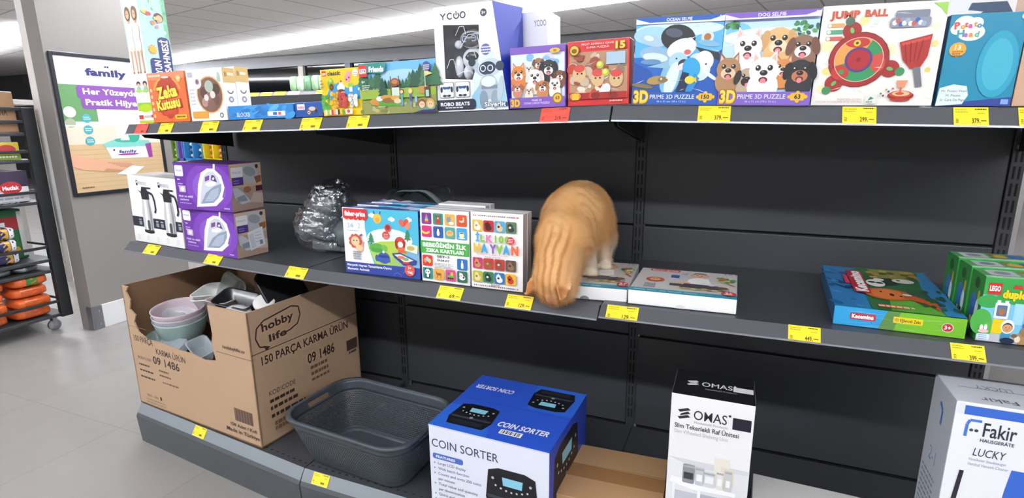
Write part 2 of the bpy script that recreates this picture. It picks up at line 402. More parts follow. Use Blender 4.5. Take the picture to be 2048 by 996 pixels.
# ------------------------------------------------------------------ price tags on the rails
YEL = '#f6dc2e'
def price_tag(label, ua, ub, level, price=None, red=False, blur=True):
    if level == 'top': f, yl, yt, drop, pv = top_z, .0747, .097, .036, 240
    elif level == 'mid': f, yl, yt, drop = mid_z, .0, .030, .029
    if level == 'base':
        (ax_, ay_), (bx_, by_) = BASEP[0 if ua < 600 else 1]
        s0 = min(.97, max(0, (ua-278)/(600-278))) if ua < 600 else None
        L = math.hypot(bx_-ax_, by_-ay_); U = Vector((bx_-ax_, by_-ay_, 0)).normalized(); N2 = Vector((U.y, -U.x, 0))
        P = at_z(ua, 858 if ua < 600 else 958, .15); t = (Vector((P[0]-ax_, P[1]-ay_, 0))).dot(U)
        O = Vector((ax_, ay_, 0))+U*t+N2*.0205+Vector((0, 0, .1325)); T = Vector((ax_, ay_, 0))+U*t+Vector((0, 0, BASE_Z))
        V = (T-O); hh = V.length*.96; P2 = at_z(ub, 865 if ua < 600 else 965, .15); ww = (Vector((P2[0]-P[0], P2[1]-P[1], 0))).dot(U)
    else:
        ym = (yl+yt)/2
        va = {'top': 245, 'mid': 620}[level]
        def solve(u):
            x = 0.
            for _ in range(12):
                z = f(x)-drop/2; d = CM @ (np.array([x, ym, z])-CC); uu = 1024+CAMP['f']*d[0]/d[2]
                d2 = CM @ (np.array([x+.001, ym, z])-CC); du = (1024+CAMP['f']*d2[0]/d2[2]-uu)/.001; x += (u-uu)/du
            return x
        xa, xb = solve(ua), solve(ub)
        A = Vector((xa, yl, f(xa)-drop)); B = Vector((xb, yl, f(xb)-drop)); T = Vector((xa, yt-.001, f(xa)+.0015))
        U = (B-A); ww = U.length; U.normalize(); V = T-A; hh = V.length*.98; O = A
    t = thing('price_tag', label, 'price tag', O)
    U = Vector(U).normalized(); V = Vector(V).normalized(); N = U.cross(V)
    c = '#e8574a' if red else YEL
    mb = MB(); o = N*.0012; p = N*.0024
    q = [o, U*ww+o, U*ww+V*hh+o, V*hh+o]; q2 = [a-o+p for a in q]
    mb.add([*q, *q2], [(3,2,1,0),(4,5,6,7),(0,1,5,4),(1,2,6,5),(2,3,7,6),(3,0,4,7)], mat(c, .4)); mb.build('paper_slip', t)
    a = Art(p, U, V, ww, hh, .0002); k = '#3a3412' if not red else '#7a2019'
    a.lines(.05, .42, .84, 2, .12, .035, '#8d7c1a' if not red else '#b03a30'); a.lines(.62, .95, .86, 1, .1, .06, k); a.lines(.7, .92, .66, 1, .1, .03, '#a08d1e')
    for i in range(3): a.rect(.06, .16+i*.08, .14, .20+i*.08, '#7b6c18' if not red else '#a03028')
    if price:
        a.text(price, .52, .14, .26, k, bold=.012, maxw=.2); a.rect(.735, .14, .755, .2, k); a.rect(.78, .25, .93, .29, k)
    else: a.lines(.55, .8, .16, 1, .1, .17, '#6e611a' if not red else '#8d2a22')
    a.rect(0, 0, 1, .05, '#fff0a0' if not red else '#f08070')
    a.done('printing', t)
PT = price_tag
PT('red price tag at the far end of the top rail, under the tall doll carton', 273, 296, 'top', red=True)
PT('yellow price tag on the top rail under the orange quiz box', 320, 346, 'top')
PT('yellow price tag on the top rail under the white box with oval picture', 404, 437, 'top')
PT('yellow price tag on the top rail under the flat blue boxes', 489, 524, 'top')
PT('yellow price tag beside the top rail joint, below the yellow brick box', 603, 643, 'top')
PT('yellow price tag on the top rail under the wide forest brick box', 696, 738, 'top')
PT('red price tag on the top rail under the two small square puzzles', 1082, 1139, 'top', '219', True)
PT('yellow price tag reading 379 on the top rail between ocean puzzle and dog puzzle', 1396, 1461, 'top', '379')
PT('yellow price tag reading 299 on the top rail under the white ball game box', 1684, 1752, 'top', '299')
PT('yellow price tag reading 379 on the top rail under the teal toy box', 1906, 1976, 'top', '379')
PT('yellow price tag on the top rail under the tan carton', 2036, 2100, 'top')
PT('yellow price tag on the middle rail under the flask carton', 292, 318, 'mid')
PT('yellow price tag on the middle rail under the stacked iron cartons', 413, 443, 'mid')
PT('yellow price tag on the middle rail beside the blue magnetic game boxes', 575, 613, 'mid')
PT('yellow price tag reading 69 under the flash card box with green band', 877, 925, 'mid', '69')
PT('yellow price tag reading 129 on the middle rail just beside the cat head', 1013, 1065, 'mid', '129')
PT('yellow price tag reading 129 beside the cat, beside the middle rail joint', 1213, 1276, 'mid', '129')
PT('yellow price tag reading 449 on the middle rail beside the animal game box', 1576, 1641, 'mid', '449')
PT('yellow price tag reading 399 on the middle rail between animal game and green brick boxes', 1901, 1970, 'mid', '399')
PT('yellow price tag on the base rail below the big brown carton', 390, 417, 'base')
PT('yellow price tag on the base rail below the dark grey basket', 621, 656, 'base')
# ------------------------------------------------------------------ little drawings used on the packs
def dog(a, x, y, r, fur, ear, muz='#f3ece2', kind='flop', tongue=True, patch=None):
    q = a.h/a.w; c = lambda dx, dy, rx, ry, col, rot=0: a.ell(x+dx*r*q, y+dy*r, rx*r*q, ry*r, col, rot, n=14)
    a.ell(x, y-1.1*r, 1.05*r*q, 1.1*r, fur, n=14)
    if kind == 'up':
        for s in (-1, 1): a.poly([(x+s*.85*r*q, y+.25*r), (x+s*.75*r*q, y+1.45*r), (x+s*.2*r*q, y+.8*r)], ear); a.poly([(x+s*.75*r*q, y+.45*r), (x+s*.7*r*q, y+1.2*r), (x+s*.35*r*q, y+.75*r)], '#e2b9a6')
    c(0, 0, 1, .98, fur)
    if kind == 'flop':
        for s in (-1, 1): c(s*.95, .05, .33, .75, ear, s*14)
    if patch: c(.38, .3, .42, .45, patch)
    c(0, -.38, .62, .5, muz)
    for s in (-1, 1):
        c(s*.4, .22, .19, .2, '#201812'); c(s*.4-.05, .28, .06, .06, '#ffffff')
    c(0, -.12, .27, .2, '#1b1716'); c(-.06, -.06, .09, .05, '#80787a')
    if tongue: c(0, -.62, .3, .22, '#5c1f22'); c(0, -.72, .2, .22, '#e8848c')
def tree(a, x, y, s, c='#2d6b43'):
    q = a.h/a.w
    a.rect(x-.06*s*q, y-.2*s, x+.06*s*q, y, '#6b4a2e')
    for k in range(3): a.poly([(x-(.45-.1*k)*s*q, y+.3*k*s), (x+(.45-.1*k)*s*q, y+.3*k*s), (x, y+(.55+.3*k)*s)], c)
def cloud(a, x, y, s, c='#ffffff'):
    for dx, dy, r in ((-.5, 0, .3), (0, .15, .42), (.5, 0, .32), (.1, -.1, .4)): a.circ(x+dx*s*a.h/a.w, y+dy*s, r*s, c, n=14)
def wrap_glints(a, n, seed=1, c='#ffffff', al=.55):  # translucent white slivers painted as glints on the shrink film
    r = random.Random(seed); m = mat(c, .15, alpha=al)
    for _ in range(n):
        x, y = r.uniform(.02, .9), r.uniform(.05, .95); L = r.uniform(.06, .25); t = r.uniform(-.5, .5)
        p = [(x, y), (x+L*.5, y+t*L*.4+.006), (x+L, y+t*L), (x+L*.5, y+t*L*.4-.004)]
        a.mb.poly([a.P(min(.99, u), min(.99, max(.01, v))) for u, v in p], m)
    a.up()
def cols(front, side=None, top=None, **k):
    d = {'*': side or front, 'F': front, 'R': side or front, 'L': side or front, 'T': top or side or front}; d.update(k); return d
def tops(x): return dict(z0=top_z(x)+.0045, slope=top_s(x))

# ================================================================== TOP SHELF
# tall doll carton, left end
x = -1.575; B = Box('doll_carton', 'very tall narrow doll carton with pale blue side, at the top shelf end', 'toy box', (x, .105, 0, .088, .105, .50), cols=cols('#f3f3f1', '#b5dde6'), **tops(x))
a = B.art('F'); a.rect(0, .15, 1, .5, '#f7f6f4'); a.rect(.0, .55, .08, 1, '#cfe5ea'); a.rect(.0, .02, .92, .09, '#f4f4ef'); a.rect(0, .0, .95, .02, '#c9ce2a')
a.rect(.05, .09, .95, .15, '#8cc23f'); a.ell(.5, .11, .42, .03, '#b4d61d'); a.rect(.02, .03, .3, .06, '#cf3f3a'); a.rect(.35, .04, .8, .055, '#b8b8b0'); a.circ(.86, .05, .012, '#c23a34')
for s in (.3, .72):
    a.ell(s, .285, .13, .02, '#3a2a22'); a.ell(s, .272, .1, .018, '#eebfa0'); a.ell(s, .25, .13, .016, '#8fc7a5'); a.ell(s-.02, .235, .2, .012, '#a7cf6d')
    for d in (-.1, .1): a.poly([(s+d-.06, .52), (s+d+.04, .52), (s+d*1.3+.03, .37), (s+d*1.3-.03, .37)], '#d9a57c'); a.ell(s+d*1.3, .365, .05, .008, '#9b6a47')
    a.ell(s, .57, .16, .06, '#faf6ee'); a.ell(s, .53, .17, .012, '#efe3cf')
    a.ell(s, .66, .17, .05, '#fdfdfb'); a.ell(s, .725, .06, .02, '#e9bd97')
    a.ell(s, .775, .16, .05, '#7c4a26'); a.ell(s, .77, .09, .03, '#eab98f')
    for d in (-.035, .035): a.ell(s+d, .773, .015, .004, '#2b1a12')
a.done('front_artwork', B.root)
a = B.art('R'); a.rect(.0, .0, 1, .12, '#dcefe2'); a.rect(.85, .1, 1, 1, '#7fbf97')
for k in range(14): a.circ(.9+.05*math.sin(k*2.1), .1+k*.07, .012, random.choice(['#5fa878', '#8cd0a5', '#3f8f63', '#dff3e6']))
a.rrect(.52, .36, .97, .625, '#2c3a78', r=.35); a.rrect(.15, .31, .62, .47, '#2c3a78', r=.3)
a.text('OYUN', .54, .325, .05, '#ffffff', bold=.03, rot=90, maxw=.62); a.text('SAHNESİ', .89, .375, .05, '#ffffff', bold=.03, rot=90, maxw=1.1)
for k in range(12): a.wedge(.3, .53, .0, .035, k*30-8, k*30+8, '#e9a52e')
a.circ(.3, .53, .024, '#f0b53c')
a.circ(.68, .76, .035, '#6d3c2a'); a.circ(.7, .755, .025, '#e6b48e'); a.circ(.45, .72, .016, '#d98a5e'); a.ell(.2, .79, .12, .014, '#e6c455'); a.ell(.32, .78, .1, .014, '#d2515f')
for k in range(7): a.circ(random.uniform(.1, .8), random.uniform(.66, .97), .012, random.choice(['#d98a8a', '#e8c36a', '#5d8fae', '#b4d9a0']))
a.done('side_artwork', B.root)

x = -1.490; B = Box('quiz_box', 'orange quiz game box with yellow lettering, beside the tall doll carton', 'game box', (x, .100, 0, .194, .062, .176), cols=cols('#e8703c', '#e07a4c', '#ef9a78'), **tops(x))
a = B.art('F'); a.rect(0, .86, 1, 1, '#ef8f63'); a.ell(.5, .6, .38, .32, '#f3a04a', a0=10, a1=170); a.ell(.5, .58, .34, .29, '#e8703c', a0=10, a1=170)
for dx, dy, r in ((-.12, .68, .17), (.12, .68, .17), (-.05, .8, .12), (.08, .8, .12), (-.14, .26, .13), (.12, .26, .13), (0, .2, .13)): a.circ(.5+dx, dy, r, '#b63f28')
for dx in (-.1, 0, .1): a.circ(.5+dx, .24, .09, '#c5492e')
for k in range(5): a.rrect(.04, .1+k*.13, .1, .17+k*.13, '#f6c9a6', r=.4)
a.circ(.85, .86, .07, '#f5b352'); a.text('8+', .85, .84, .06, '#ffffff', al='c', bold=.02); a.lines(.05, .4, .92, 1, .1, .04, '#ffe2cd'); a.ell(.5, .9, .1, .02, '#f6efe2')
a.rrect(.63, .06, .95, .15, '#f2c21b', r=.2); a.lines(.68, .92, .09, 1, .1, .03, '#6a4c10', jag=.05)
a.text('Zeka', .5, .5, .22, '#f6e24d', al='c', bold=.05, maxw=.56, rot=6, outline='#a83a1a', ow=.05); a.text('Kutusu', .5, .28, .19, '#f6e24d', al='c', bold=.05, maxw=.64, rot=6, outline='#a83a1a', ow=.05)
a.done('front_artwork', B.root)

for i, (xx, yy, d, lab) in enumerate(((-1.286, .100, .050, 'white toy box with oval animal picture, beside the orange quiz box'), (-1.304, .168, .058, 'white and tan toy box standing behind the box with the oval picture'))):
    B = Box('toy_box', lab, 'toy box', (xx, yy, 0, .178, d, .176 if i == 0 else .186), cols=cols('#f4f3ef', '#e9e7e2', '#f4f0e6'), group='white oval picture toy boxes', **tops(xx))
    if i == 0:
        a = B.art('F'); a.ell(.6, .5, .36, .36, '#e9a45f'); a.ell(.6, .5, .335, .335, '#7b5a4a')
        for px, py, r, c in ((.45, .55, .12, '#5b3a2e'), (.78, .6, .12, '#4a322a'), (.6, .66, .13, '#a9b8a8'), (.58, .42, .14, '#8d6a5c'), (.75, .4, .12, '#6b4a40'), (.45, .36, .1, '#b18e80'), (.62, .3, .12, '#7d5b50'), (.68, .5, .08, '#ded6d0'), (.5, .45, .07, '#e5ddd8')): a.circ(px, py, r*.9, c)
        a.circ(.3, .74, .11, '#f4f3ef'); a.circ(.3, .76, .06, '#c9a3a3'); a.circ(.3, .76, .04, '#6d5a6a')
        a.rrect(.06, .05, .5, .19, '#dca23c', r=.25); a.circ(.86, .1, .05, '#3c6b46'); a.circ(.86, .1, .03, '#dfe9df'); a.rrect(.05, .86, .18, .95, '#b8b3c8'); a.poly([(.84, .74), (.93, .74), (.92, .9), (.87, .93)], '#a8cbb6')
        a.lines(.06, .22, .6, 5, .07, .025, '#c9cfd2'); a.done('front_artwork', B.root)
    a = B.art('R'); a.rect(0, .72, 1, 1, '#cfa765'); a.text('B', .15, .84, .08, '#8a6a34', bold=.02); a.lines(.4, .9, .86, 1, .1, .05, '#efe0c0'); a.rrect(.2, .45, .85, .66, '#f7f6f4'); a.wedge(.5, .58, .05, .08, 190, 350, '#76606a'); a.circ(.5, .4, .06, '#8f7f86'); a.circ(.5, .4, .03, '#d9cfd2')
    a.done('side_artwork', B.root)

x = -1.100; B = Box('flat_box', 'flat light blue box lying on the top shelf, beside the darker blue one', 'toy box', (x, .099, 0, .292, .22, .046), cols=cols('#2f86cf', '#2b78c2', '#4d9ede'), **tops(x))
a = B.art('F')
for k in range(26): a.ell(random.random()*.9+.05, random.random()*.7+.15, random.uniform(.03, .1), random.uniform(.08, .25), random.choice(['#3d98de', '#2a7cc8', '#5fb2ea', '#2470ba']), rot=random.uniform(-30, 30))
a.text('BLOCKS', .14, .2, .3, '#c9e6f8', bold=.02, maxw=.2); a.rrect(.62, .18, .88, .5, '#eef4f8', r=.15); a.rect(.7, .24, .76, .44, '#4a6fae'); a.rect(.78, .24, .82, .44, '#c44'); a.done('front_artwork', B.root)
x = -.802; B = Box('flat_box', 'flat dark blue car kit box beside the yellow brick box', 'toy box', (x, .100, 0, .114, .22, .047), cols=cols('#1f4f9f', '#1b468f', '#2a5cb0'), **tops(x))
a = B.art('F'); a.rrect(.08, .5, .36, .88, '#eef0f4', r=.12); a.text('hobby', .22, .58, .2, '#b03a4a', al='c', bold=.02, maxw=.24); a.ell(.6, .45, .22, .2, '#6a4a44', rot=12); a.ell(.62, .55, .12, .14, '#c9c4c0'); a.circ(.5, .3, .12, '#d8d8d8'); a.circ(.76, .4, .12, '#2a2220'); a.circ(.5, .3, .06, '#555555'); a.ell(.9, .15, .08, .1, '#54506a'); a.done('front_artwork', B.root)

x = -.684; B = Box('brick_box', 'yellow building brick box with food models, just beside the flat blue boxes', 'toy box', (x, .098, 0, .151, .065, .141), cols=cols('#f2cb16', '#e6bd10'), **tops(x))
a = B.art('F'); a.poly([(.12, .42), (.25, .66), (.5, .72), (.66, .58), (.98, .66), (.98, .34), (.1, .34)], '#2f95cf')
a.rect(0, .08, .22, .42, '#f2cb16'); a.rect(.04, .86, .15, .97, '#d12a28'); a.text('LEGO', .095, .885, .045, '#ffffff', al='c', bold=.04, maxw=.09); a.text('classic', .19, .87, .085, '#1f2a44', bold=.035, maxw=.33)
a.ell(.26, .68, .085, .13, '#7cab3a'); a.ell(.27, .62, .055, .075, '#5b2e1a'); a.circ(.27, .62, .035, '#7d4325'); a.ell(.25, .76, .04, .04, '#a8cd62')
a.ell(.51, .6, .1, .08, '#f4f1ec'); a.ell(.51, .52, .09, .05, '#6b3a28'); a.ell(.52, .68, .05, .04, '#ece6de'); a.circ(.52, .73, .025, '#c93b3b'); a.rect(.44, .48, .6, .51, '#e8e0d2')
a.poly([(.62, .72), (.74, .7), (.8, .92), (.7, .93), (.62, .82)], '#ee9aa6'); a.rect(.7, .6, .82, .68, '#8cc04c'); a.rect(.72, .5, .8, .6, '#eee6d6'); a.circ(.67, .76, .02, '#5b2230'); a.circ(.73, .8, .02, '#5b2230')
a.circ(.9, .89, .075, '#f5f5f2'); a.lines(.85, .96, .88, 2, .03, .012, '#556'); a.circ(.96, .55, .03, '#dff0fa')
pil = [('#4e9f3d', .08, .3), ('#eeb321', .32, .34), ('#c8423c', .55, .34), ('#ececea', .82, .34)]
for c0, px, py in pil:
    for k in range(16):
        sh = random.uniform(.75, 1.1); cc = '#%02x%02x%02x' % tuple(min(255, int(int(c0[1+2*j:3+2*j], 16)*sh)) for j in range(3))
        X, Y = px+random.uniform(-.08, .13), py+random.uniform(-.16, .14); X = min(max(X, .03), .9); a.ell(X, max(Y, .17), .05, .05, cc, rot=random.uniform(0, 90), n=7)
        a.ell(X, max(Y, .17)+.01, .02, .02, c0, n=8)
for k in range(9): a.rect(.1+k*.055, .03, .145+k*.055, .14, ['#f4ecd8', '#a8cf3a', '#f0d9c0', '#c23a34', '#e8a08a', '#e9e4da', '#221d1c', '#f2c417', '#4e9f3d'][k])
a.rect(.62, .03, .8, .14, '#efe3d2'); a.circ(.7, .09, .04, '#c94a3c')
a.lines(.03, .12, .74, 3, .07, .04, '#96761a'); a.done('front_artwork', B.root)

x = -.528; B = Box('brick_box', 'wide building brick box with forest camp picture, beside the white robot box', 'toy box', (x, .097, 0, .262, .07, .148), cols=cols('#7fc0e8', '#2c5f8d'), **tops(x))
a = B.art('F'); a.rect(0, .55, 1, 1, '#6fb6e6'); a.ell(.55, .65, .4, .2, '#a7d4ec'); a.rect(0, .0, 1, .5, '#7f9a45')
for k in range(22):
    X = k/21; 
    if .26 < X < .66: Y = .5
    else: Y = .5
    tree(a, X, Y+.02*random.random(), random.uniform(.22, .42) if not .26 < X < .66 else .14, random.choice(['#2f5f43', '#376d4a', '#27523c', '#4a7a54']))
a.rect(0, .3, 1, .48, '#8fae3e'); a.poly([(0, 0), (1, 0), (1, .34), (.75, .26), (.6, .18), (.3, .14), (.1, .22), (0, .3)], '#8c9150')
for k in range(26): a.ell(random.random(), random.uniform(.02, .2), random.uniform(.015, .035), random.uniform(.02, .05), random.choice(['#77783f', '#a9a886', '#5f6a34', '#b9ad6a', '#6e7a3a']), n=9)
a.poly([(.14, .16), (.55, .14), (.6, .24), (.45, .3), (.2, .28), (.12, .22)], '#4c9a34'); tree(a, .31, .32, .34, '#1e4d3c')
for px in (.42, .53): a.rect(px-.006, .36, px+.006, .72, '#5b3a24')
a.ell(.475, .6, .06, .08, '#8c4a2c'); a.ell(.475, .61, .04, .045, '#c07a4c'); a.rect(.43, .34, .53, .5, '#c8dcd0')
for px, py, rx, ry, c in ((.18, .24, .06, .06, '#c78a3c'), (.26, .3, .05, .05, '#dfe3e6'), (.35, .32, .08, .05, '#c2953e'), (.38, .26, .09, .05, '#8c5a2c'), (.47, .3, .06, .05, '#d6a24c'), (.5, .24, .05, .05, '#e7c9a8'), (.22, .2, .03, .03, '#e1762c')): a.ell(px, py, rx, ry, c, n=10)
for px, hair, top_ in ((.56, '#7a3b22', '#4aa0a8'), (.675, '#e0b84e', '#4a4a9a')):
    a.rect(px-.014, .2, px+.014, .36, top_); a.circ(px, .42, .05, hair); a.circ(px, .41, .036, '#f0c6a0'); a.rect(px-.013, .14, px+.013, .22, '#6a8fbf')
a.rect(.73, .2, .76, .32, '#7fb7dc'); a.rect(.79, .36, .9, .5, '#b98a4a'); a.rect(.86, .28, .93, .48, '#4a3528'); a.rect(.875, .3, .915, .42, '#9bd0c0'); a.rect(.87, .48, .878, .8, '#e6e4de'); a.poly([(.88, .8), (.97, .72), (.88, .68)], '#e3cf8c')
a.poly([(0, 1), (.38, 1), (.36, .84), (.3, .78), (.14, .82), (0, .8)], '#2f8d84'); a.rect(0, .74, .11, .97, '#d12a28'); a.text('LEGO', .055, .81, .085, '#ffffff', al='c', bold=.04, maxw=.09); a.text('Friends', .14, .83, .1, '#ffffff', bold=.05, maxw=.2, rot=-1)
a.text('6+', .03, .62, .05, '#ffffff', bold=.02); a.lines(.03, .14, .56, 3, .04, .014, '#e8f2ea'); a.circ(.9, .86, .09, '#4a4a8d'); a.lines(.86, .94, .87, 3, .035, .015, '#ffffff')
a.poly([(.7, 0), (1, 0), (1, .12), (.86, .06)], '#3b2c62'); a.rrect(.76, .05, .99, .2, '#46a58e', r=.4)
for px, hair in ((.82, '#8c4a24'), (.93, '#d8a24a')): a.circ(px, .16, .095, hair); a.circ(px, .145, .066, '#efc39e'); a.circ(px-.012, .155, .01, '#3a2a20'); a.circ(px+.012, .155, .01, '#3a2a20')
a.done('front_artwork', B.root)

# robot pack: trapezoid front with a window, blue slanted side
def robot_pack(label, x, y, w0, w1, d, h, deep):
    t = thing('robot_box', label, 'toy box', (x, y, top_z(x)+.0035), 0, top_s(x), 'white robot toy boxes')
    W = paper('#f3f4f8'); BL = mat('#2038b0', .5)
    mb = MB(); wl, wr, wb, wt = .15*w0, .66*w0, .30*h, .82*h
    def sx(u, z): return u
    f = [(0, 0), (w0, 0), (w1, h), (0, h)]
    hole = [(.13*w0, .32*h), (.61*w0, .29*h), (.63*w0, .80*h), (.13*w0, .83*h)]
    o = [(p[0], 0, p[1]) for p in f]; i_ = [(p[0], 0, p[1]) for p in hole]; ib = [(p[0], .06, p[1]) for p in hole]
    if deep:
        mb.add(o+i_, [(0,1,5,4),(1,2,6,5),(2,3,7,6),(3,0,4,7)], W); mb.add(i_+ib, [(0,1,5,4),(1,2,6,5),(2,3,7,6),(3,0,4,7),(4,5,6,7)], mat('#202736', .35))
    else: mb.add(o, [(0,1,2,3)], W)
    bk = [(0, d, 0), (w0, d, 0), (w0, d, h), (0, d, h)]
    mb.add([o[1], bk[1], bk[2], o[2]], [(0,1,2,3)], BL if deep else W); mb.add([o[3], o[2], bk[2], bk[3]], [(0,1,2,3)], BL if deep else W)
    mb.add([o[0], o[3], bk[3], bk[0]], [(0,1,2,3)], W); mb.add(bk, [(3,2,1,0)], BL); mb.add([o[0], bk[0], bk[1], o[1]], [(0,1,2,3)], BL)
    mb.build('carton', t)
    return t, w0, h
t, w0, h = robot_pack('tall white robot box with dark window and slanted blue side', -.266, .098, .221, .181, .12, .282, True)
wh = mat('#e6ebf2', .3, coat=.5); dk = mat('#171b26', .25, coat=.5)
r = MB(); r.blob((.098, .042, .198), (.038, .017, .026), wh); r.blob((.098, .030, .194), (.031, .012, .02), dk)
for s in (-1, 1): r.lathe([(.009, 0), (.009, .003), (.006, .003), (.006, 0)], mat('#9fb2cc', .2), n=16, c=(.098+s*.014, .022, .196), M=Matrix.Rotation(PI/2, 4, 'X'))
r.blob((.098, .045, .145), (.035, .014, .03), wh); r.blob((.098, .036, .15), (.022, .01, .014), dk); r.blob((.054, .04, .125), (.013, .012, .03), wh); r.blob((.128, .042, .14), (.012, .012, .03), wh)
r.blob((.055, .04, .185), (.012, .012, .012), wh); r.blob((.08, .045, .108), (.014, .014, .02), wh); r.blob((.115, .045, .108), (.014, .014, .02), wh)
r.build('toy_robot', t)
gl = MB(); gl.add([(.13*w0, .002, .32*h), (.61*w0, .002, .29*h), (.63*w0, .002, .80*h), (.13*w0, .002, .83*h)], [(0,1,2,3)], mat('#ffffff', .06, alpha=.07, spec=.6)); gl.build('window_film', t)
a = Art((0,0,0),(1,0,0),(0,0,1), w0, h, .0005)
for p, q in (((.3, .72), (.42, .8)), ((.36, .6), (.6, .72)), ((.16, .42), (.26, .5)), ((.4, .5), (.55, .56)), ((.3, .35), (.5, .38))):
    a.line([p, ((p[0]+q[0])/2, q[1]), q, (q[0]+.03, p[1])], .006, mat('#e8eef8', .2, alpha=.85))  # pale lines painted over the window as highlights on its film
lg = '#20263e'
a.line([(.10, .935), (.135, .905), (.135, .875)], .011, lg); a.line([(.17, .935), (.135, .905)], .011, lg)
for X in (.235, .325, .415):
    if X == .235: a.wedge(X, .905, .022, .033, 40, 320, lg)
    elif X == .325: a.wedge(X, .905, .022, .033, 130, 410, lg); a.rect(X-.006, .905, X+.006, .945, lg)
    else: a.wedge(X, .905, .022, .033, 0, 360, lg)
a.circ(.70, .905, .035, '#3d4250'); a.text('3+', .70, .892, .026, '#ffffff', al='c', bold=.03)
# picture robot, lower right
a.poly([(.5, .02), (.985, .02), (.93, .35), (.8, .55), (.62, .5), (.52, .3)], '#d6e8f2'); a.poly([(.5, .02), (.66, .02), (.62, .25), (.5, .14)], '#8fc2dc'); a.poly([(.84, .02), (.985, .02), (.95, .25), (.86, .2)], '#9fcbe0')
a.ell(.6, .4, .05, .1, '#aebdc8', rot=40); a.circ(.52, .46, .04, '#16323a'); a.line([(.5, .48), (.49, .53)], .02, '#16323a')
a.ell(.76, .4, .16, .085, '#c2cfd8', rot=8); a.ell(.73, .395, .115, .062, '#26384e', rot=6); 
for X in (.67, .77): a.wedge(X, .395, .024, .032, 0, 360, '#eaf6ff'); 
a.circ(.90, .41, .045, '#2c3f50'); a.ell(.74, .22, .13, .12, '#a9b9c4'); a.rect(.64, .2, .86, .235, '#74889a'); a.ell(.74, .27, .1, .05, '#dfe8ee'); a.ell(.67, .1, .06, .09, '#8093a3'); a.ell(.83, .1, .06, .09, '#8fa0ae'); a.ell(.9, .2, .04, .12, '#b7c6d0', rot=-10)
a.circ(.715, .57, .052, '#5a62a6'); a.lines(.64, .79, .585, 3, .025, .011, '#ffffff', jag=.02)
for X0 in (.04, .27):
    a.rrect(X0, .135, X0+.21, .285, '#2b3040', r=.1); a.rrect(X0+.006, .139, X0+.204, .281, '#f4f6f8', r=.1); a.ell(X0+.105, .235, .06, .022, '#2d4f86'); a.ell(X0+.105, .255, .07, .014, '#e2e8ee')
    for s in (-1, 1): a.ell(X0+.105+s*.075, .215, .018, .03, '#20242e'); a.ell(X0+.105+s*.03, .155, .03, .012, '#2a2f3a')
    a.ell(X0+.105, .19, .05, .03, '#dce3ea')
a.rrect(.0, .015, .56, .115, '#1f2238', r=.35); a.rect(0, .015, .2, .115, '#1f2238'); a.text('ROBO BEATS', .05, .055, .033, '#ffffff', bold=.03, maxw=.42); a.lines(.12, .38, .03, 1, .1, .012, '#c8cad6')
a.text('Silverlit', .68, .035, .04, '#ffffff', bold=.025, maxw=.29, outline='#2b2f3f', ow=.05)
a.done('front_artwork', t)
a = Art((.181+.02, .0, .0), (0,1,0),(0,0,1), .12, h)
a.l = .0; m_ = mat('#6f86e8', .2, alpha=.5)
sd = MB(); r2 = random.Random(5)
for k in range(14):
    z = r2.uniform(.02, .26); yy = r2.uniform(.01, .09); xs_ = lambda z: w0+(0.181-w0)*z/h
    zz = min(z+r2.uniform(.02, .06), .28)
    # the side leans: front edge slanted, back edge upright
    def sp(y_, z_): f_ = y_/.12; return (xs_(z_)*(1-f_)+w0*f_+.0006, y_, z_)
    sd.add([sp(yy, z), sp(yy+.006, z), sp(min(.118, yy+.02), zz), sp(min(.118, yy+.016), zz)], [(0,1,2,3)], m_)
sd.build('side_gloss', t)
t2, w2, h2 = robot_pack('white robot box standing behind the tall robot box, only its printed edge showing', -.195, .235, .218, .218, .12, .272, False)
a = Art((.0, 0, 0), (1,0,0),(0,0,1), .218, .272); a.text('YCOO', .985, .85, .06, '#8f95b5', al='r', bold=.02, maxw=.17); a.rrect(.8, .38, .995, .62, '#4a5590', r=.4)
for X in (.855, .94): a.wedge(X, .49, .05, .075, 0, 180, '#f4f6ff')
a.done('front_artwork', t2)

# small puzzles in film
def glints_on_front(B, seed):
    a = B.art('F', .004); wrap_glints(a, 7, seed); a.done('film_highlights', B.root)
x = -.037; B = Box('puzzle_box', 'small purple framed dog puzzle box, beside the tall robot box', 'puzzle', (x, .097, 0, .156, .06, .157), cols=cols('#7a55b4', '#5b3d92'), **tops(x))
a = B.art('F'); a.rect(.02, .17, .98, .88, '#d9e8f4')
for k in range(10): a.ell(random.random()*.9+.05, .78+random.uniform(-.06, .07), .07, .05, random.choice(['#f4f2ef', '#b8a6d6', '#7fb4dc', '#d9cfe8']))
dog(a, .52, .72, .09, '#9d7256', '#6b4836'); dog(a, .7, .64, .13, '#33343c', '#23242a', '#e9e6e2'); dog(a, .35, .64, .07, '#e2ded8', '#c8c2bc'); dog(a, .16, .57, .13, '#d77f33', '#c46d24', '#f6ece0', 'up'); dog(a, .9, .5, .09, '#7d4f38', '#5d3524')
dog(a, .46, .5, .13, '#f1ede6', '#dcd6cc', '#faf8f4'); dog(a, .14, .34, .08, '#c9836a', '#a6624a'); dog(a, .6, .34, .1, '#c08050', '#a4683c', '#f5ede2', patch='#8a5230'); dog(a, .82, .36, .1, '#efe9e2', '#d8c9b8', kind='up'); dog(a, .36, .28, .07, '#e9dcc8', '#c4a37c')
